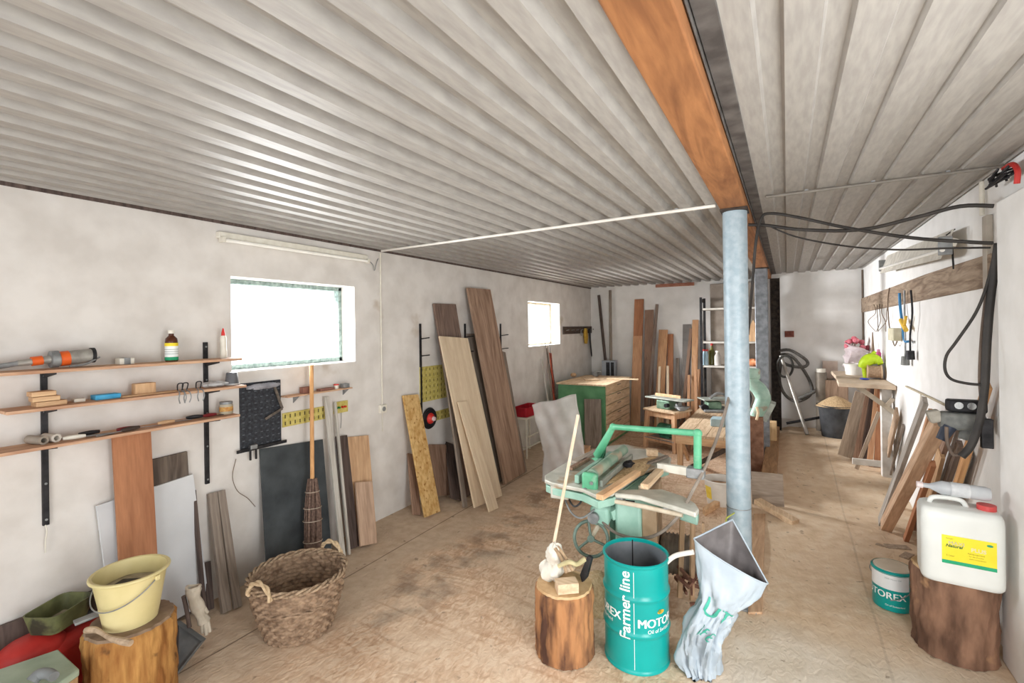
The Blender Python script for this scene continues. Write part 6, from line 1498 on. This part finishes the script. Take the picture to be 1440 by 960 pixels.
right('thick beige beam in front of the pale grey plank', (1246, 746), (1323, 600), .095, .075, wood('beige_beam', 'b08a68', 'd0aa86'), .13, 'squared_timber', 'timber')
right('thin orange batten behind the thick beige beam', (1280, 720), (1309, 579), .035, .025, wood('bright_orange_wood', '', ''), .04, 'wooden_batten', 'batten')
right('brown board behind the thick beige beam', (1286, 745), (1338, 604), .09, .03, BROWNWOOD, .02)
right('short light plank right of the thick beige beam', (1297, 762), (1324, 642), .12, .025, PINE, .04)
right('dark orange batten in the middle of the right-hand pile', (1290, 765), (1312, 655), .05, .03, ORANGEWOOD, .14, 'wooden_batten', 'batten')
right('brown batten under the hanging power block', (1322, 775), (1350, 628), .06, .03, wood('mauve_wood', '', ''), .03, 'wooden_batten', 'batten')
right('grey board behind the jerrycan bottle', (1345, 790), (1362, 640), .09, .025, GREYWOOD, .01)
right('long orange-brown lath standing close to the thick white wall', (1362, 800), (1389, 546), .055, .03, wood('amber_lath', 'b27a40', 'cd9656'), .03, 'wooden_lath', 'lath')
for k, (x_, y_, r_, s_) in enumerate(((1262, 770, .3, .16), (1275, 782, 1.1, .12), (1240, 768, -.3, .08))):
    q = at(x_, y_, z=.012); o = build('wood_offcut', MB().box(q, (s_, s_ * .5, .022), Matrix.Rotation(r_, 3, 'Z')), GB, bevel=.003); tag(o, ['flat offcut lying at the foot of the right-hand pile', 'flat offcut lying nearest the right stump', 'smallest offcut lying left of the pile foot'][k], 'offcut')

# teal pail
pc_ = V((.56, 3.83, 0)); rp, hp = .103, .245
t = thing('paint_pail', 'small teal and white pail with light lid on the floor by the right stump', 'pail', pc_)
build('body', MB().lathe([(0, .002), (rp * .97, .002), (rp, .01), (rp, hp), (0, hp)], pc_, n=56), TEAL, t)
tc2 = math.atan2(-pc_.y, -pc_.x)
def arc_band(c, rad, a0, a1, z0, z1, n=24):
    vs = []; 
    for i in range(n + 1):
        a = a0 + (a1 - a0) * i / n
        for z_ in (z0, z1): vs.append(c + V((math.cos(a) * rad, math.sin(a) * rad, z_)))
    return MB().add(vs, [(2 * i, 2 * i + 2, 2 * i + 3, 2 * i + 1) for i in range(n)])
build('white_band', arc_band(pc_, rp + .001, tc2 - dg(95), tc2 + dg(52), .135, .225), mat('pail_white', 'dcdfe0', 'e9ebec', rough=.4, bump=0), t)
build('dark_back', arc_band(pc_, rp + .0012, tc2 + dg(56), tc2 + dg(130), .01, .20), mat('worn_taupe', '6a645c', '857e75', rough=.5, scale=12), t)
build('lid', MB().lathe([(0, hp + .008), (rp * .93, hp + .006), (rp * .95, hp), (rp + .006, hp - .002), (rp + .006, hp - .014), (rp, hp - .014)], pc_, n=56), mat('dusty_lid', 'c5b8a4', 'd6cab8', rough=.7, scale=8), t)
build('rim', MB().lathe([(rp + .002, hp - .016), (rp + .007, hp - .012), (rp + .007, hp - .002), (rp + .001, hp + .004)], pc_, n=56), TEAL, t)
drum_text('MOTOREX', .058, tc2 - dg(38), .078, .0012, c=pc_, rad=rp, parent=t)
drum_text('Oil of Switzerland', .014, tc2 + dg(8), .034, 0, c=pc_, rad=rp, parent=t, cuts=1)
drum_text('3000 Motor Oil', .013, tc2 + dg(2), .20, 0, c=pc_, rad=rp + .001, parent=t, m=mat('print_grey', '', ''), cuts=1)
a_ = tc2 + dg(70); pts = []
ha = V((math.cos(a_), math.sin(a_), 0)); hb = -ha; fr = V((math.cos(tc2 - dg(20)), math.sin(tc2 - dg(20)), 0))
for i in range(11):
    x = math.pi * i / 10; pts.append(pc_ + ha * math.cos(x) * (rp + .012) + fr * math.sin(x) * (rp + .03) * 1.0 + UP * (.165 - .085 * math.sin(x)))
pts2 = [p_ for p_ in pts[:5]]
build('handle', MB().tube(pts2, .0025, n=8), GREYM, t)
build('handle_lug', MB().cyl(pc_ + ha * rp + UP * .165, pc_ + ha * (rp + .016) + UP * .165, .012, n=12), GREYM, t)
build('handle_end', MB().tube([pc_ - ha * (rp + .004) + UP * .165, pc_ - ha * (rp + .02) + UP * .19, pc_ - ha * (rp + .005) + UP * .235], .0025, n=8), GREYM, t)
# right stump + jerrycan
rs = V((.775, 3.475, 0)); hr = .445
stump('tree_stump', 'thick brown stump at the right wall carrying the jerrycan', rs, .175, hr, mat('smooth_bark', '5d4436', '9a7660', rough=.9, scale=9, bump=.9, stretch=(1, 1, .35), detail=9, pos=(.38, .62), spots=('b8906c', 5, .62)), CUT, seed=21)
JC = mat('translucent_white', 'd4d7d4', 'e2e5e2', rough=.35, scale=4, bump=.03)
fx = V((.985, -.06, 0)).normalized(); fy = V((-fx.y, fx.x, 0)); M = Matrix((fx, fy, UP)).transposed()
jw, jd, jh = .325, .20, .385
jc = V((.768, 3.335, hr + .002)); 
t = thing('jerrycan', 'white plastic jerrycan with yellow label on the right stump', 'jerrycan', jc)
pr2 = rrect(jw, jd, .045, 8); n = len(pr2); vs = []; F_ = []
lev = [(0, .88), (.012, .97), (.03, 1.0), (jh * .5, 1.0), (jh * .86, 1.0), (jh * .93, .97), (jh * .98, .88), (jh, .74)]
for h_, k_ in lev:
    for x, y in pr2: vs.append(jc + M @ V((x * (k_ * .5 + .5), y * k_, h_)))
for j in range(len(lev) - 1):
    for i in range(n): F_.append((j * n + i, j * n + (i + 1) % n, (j + 1) * n + (i + 1) % n, (j + 1) * n + i))
F_ += [tuple(range(n))[::-1], tuple(range((len(lev) - 1) * n, len(lev) * n))]
build('body', MB().add(vs, F_), JC, t, smooth=50)
build('carry_handle', MB().tube([jc + M @ V((-jw * .36, 0, jh - .01)), jc + M @ V((-jw * .30, 0, jh + .028)), jc + M @ V((jw * .02, 0, jh + .03)), jc + M @ V((jw * .10, 0, jh - .01))], .012, n=12), JC, t)
build('screw_cap', MB().cyl(jc + M @ V((jw * .33, 0, jh - .01)), jc + M @ V((jw * .33, 0, jh + .025)), .038, n=28), mat('jerry_red', 'c0403f', 'd25a58', rough=.4, bump=0), t)
def on_face(cx, cz, off=.0015):
    return lambda x, y, z_: jc + M @ V((cx + x, -jd / 2 - off, cz + y))
lw, lh = .205, .128; lx, lz = .02, .190
lab_ = MB().add([on_face(lx, lz, .001)(x * lw / 2, y * lh / 2, 0) for x, y in ((-1, -1), (1, -1), (1, 1), (-1, 1))], [(0, 1, 2, 3)])
lb = build('label', lab_, mat('label_bright_yellow', 'e6d42c', 'efe03c', rough=.5, bump=0), t)
st_ = MB().add([on_face(lx, lz - lh / 2 - .008, .0012)(x * lw / 2, y * .009, 0) for x, y in ((-1, -1), (1, -1), (1, 1), (-1, 1))], [(0, 1, 2, 3)])
build('green_stripe', st_, mat('label_green', '', ''), lb)
DG = mat('dark_green_print', '1f5a38', '2a6c46', bump=0); PT = mat('pale_print', 'd8d2a8', 'e2dcb4', bump=0); OL = mat('olive_print', '7d7020', '8d802c', bump=0)
def jt(s, size, cx, cz, m_, shear=0, off=0, al='LEFT'):
    return build('lettering', place_text(text_bm(s, size, off, al, 0, shear), on_face(cx, cz, .0018)), m_, lb, smooth=80)
jt('Reiniger', .0085, lx - lw * .42, lz + lh * .36, OL)
jt('Natural', .021, lx - lw * .43, lz + lh * .04, DG, .25, .0006)
jt('MAXI', .026, lx - lw * .38, lz + lh * .14, PT, 0, .0008)
jt('PLUS', .026, lx + lw * .04, lz + lh * .0, PT, 0, .0008)
jt('Reinigungsmittel', .0095, lx - lw * .02, lz - lh * .12, OL)
jt('- fur alle Zwecke', .0085, lx - lw * .02, lz - lh * .22, OL)
jt('- stark konzentriert', .0085, lx - lw * .02, lz - lh * .32, OL)
jt('5 Liter', .012, lx - lw * .42, lz - lh * .33, OL)
em = MB(); em.add([on_face(lx + lw * .38, lz + lh * .34, .0018)(.012 * math.cos(i * math.pi / 12), .006 * math.sin(i * math.pi / 12), 0) for i in range(24)], [tuple(range(24))]); build('emblem', em, mat('emblem_green', '2a8a6a', '3aa280', bump=0), lb)
# lying clear bottle on top of the can
b0 = jc + M @ V((-.145, .01, jh + .082)); b1 = jc + M @ V((.125, .02, jh + .074)); ax_ = (b1 - b0).normalized(); bl_ = (b1 - b0).length
t = thing('plastic_bottle', 'clear plastic bottle lying on top of the white jerrycan', 'bottle', jc + UP * (jh + .04))
PBT = mat('clear_bottle', 'b7bcc2', 'd0d4d8', rough=.15, scale=9, bump=.2, alpha=.8)
r_ = .036
build('body', MB().lathe([(.012, .0), (.013, .03), (.024, .055), (r_, .08), (r_ * .96, .11), (r_, .14), (r_ * .95, .17), (r_, .2), (r_, bl_ - .02), (r_ * .85, bl_), (0, bl_ - .006)], b0, ax_, n=32), PBT, t)
build('cap', MB().cyl(b0 - ax_ * .022, b0 + ax_ * .004, .0165, n=20), mat('pinkish_cap', 'd9c8c8', 'e6d8d8', rough=.4, bump=0), t)
build('label', MB().lathe([(r_ + .0008, .115), (r_ + .0008, .19)], b0, ax_, n=32), mat('faded_label', 'bcc0c4', 'cdd0d3', rough=.5, scale=40), t)
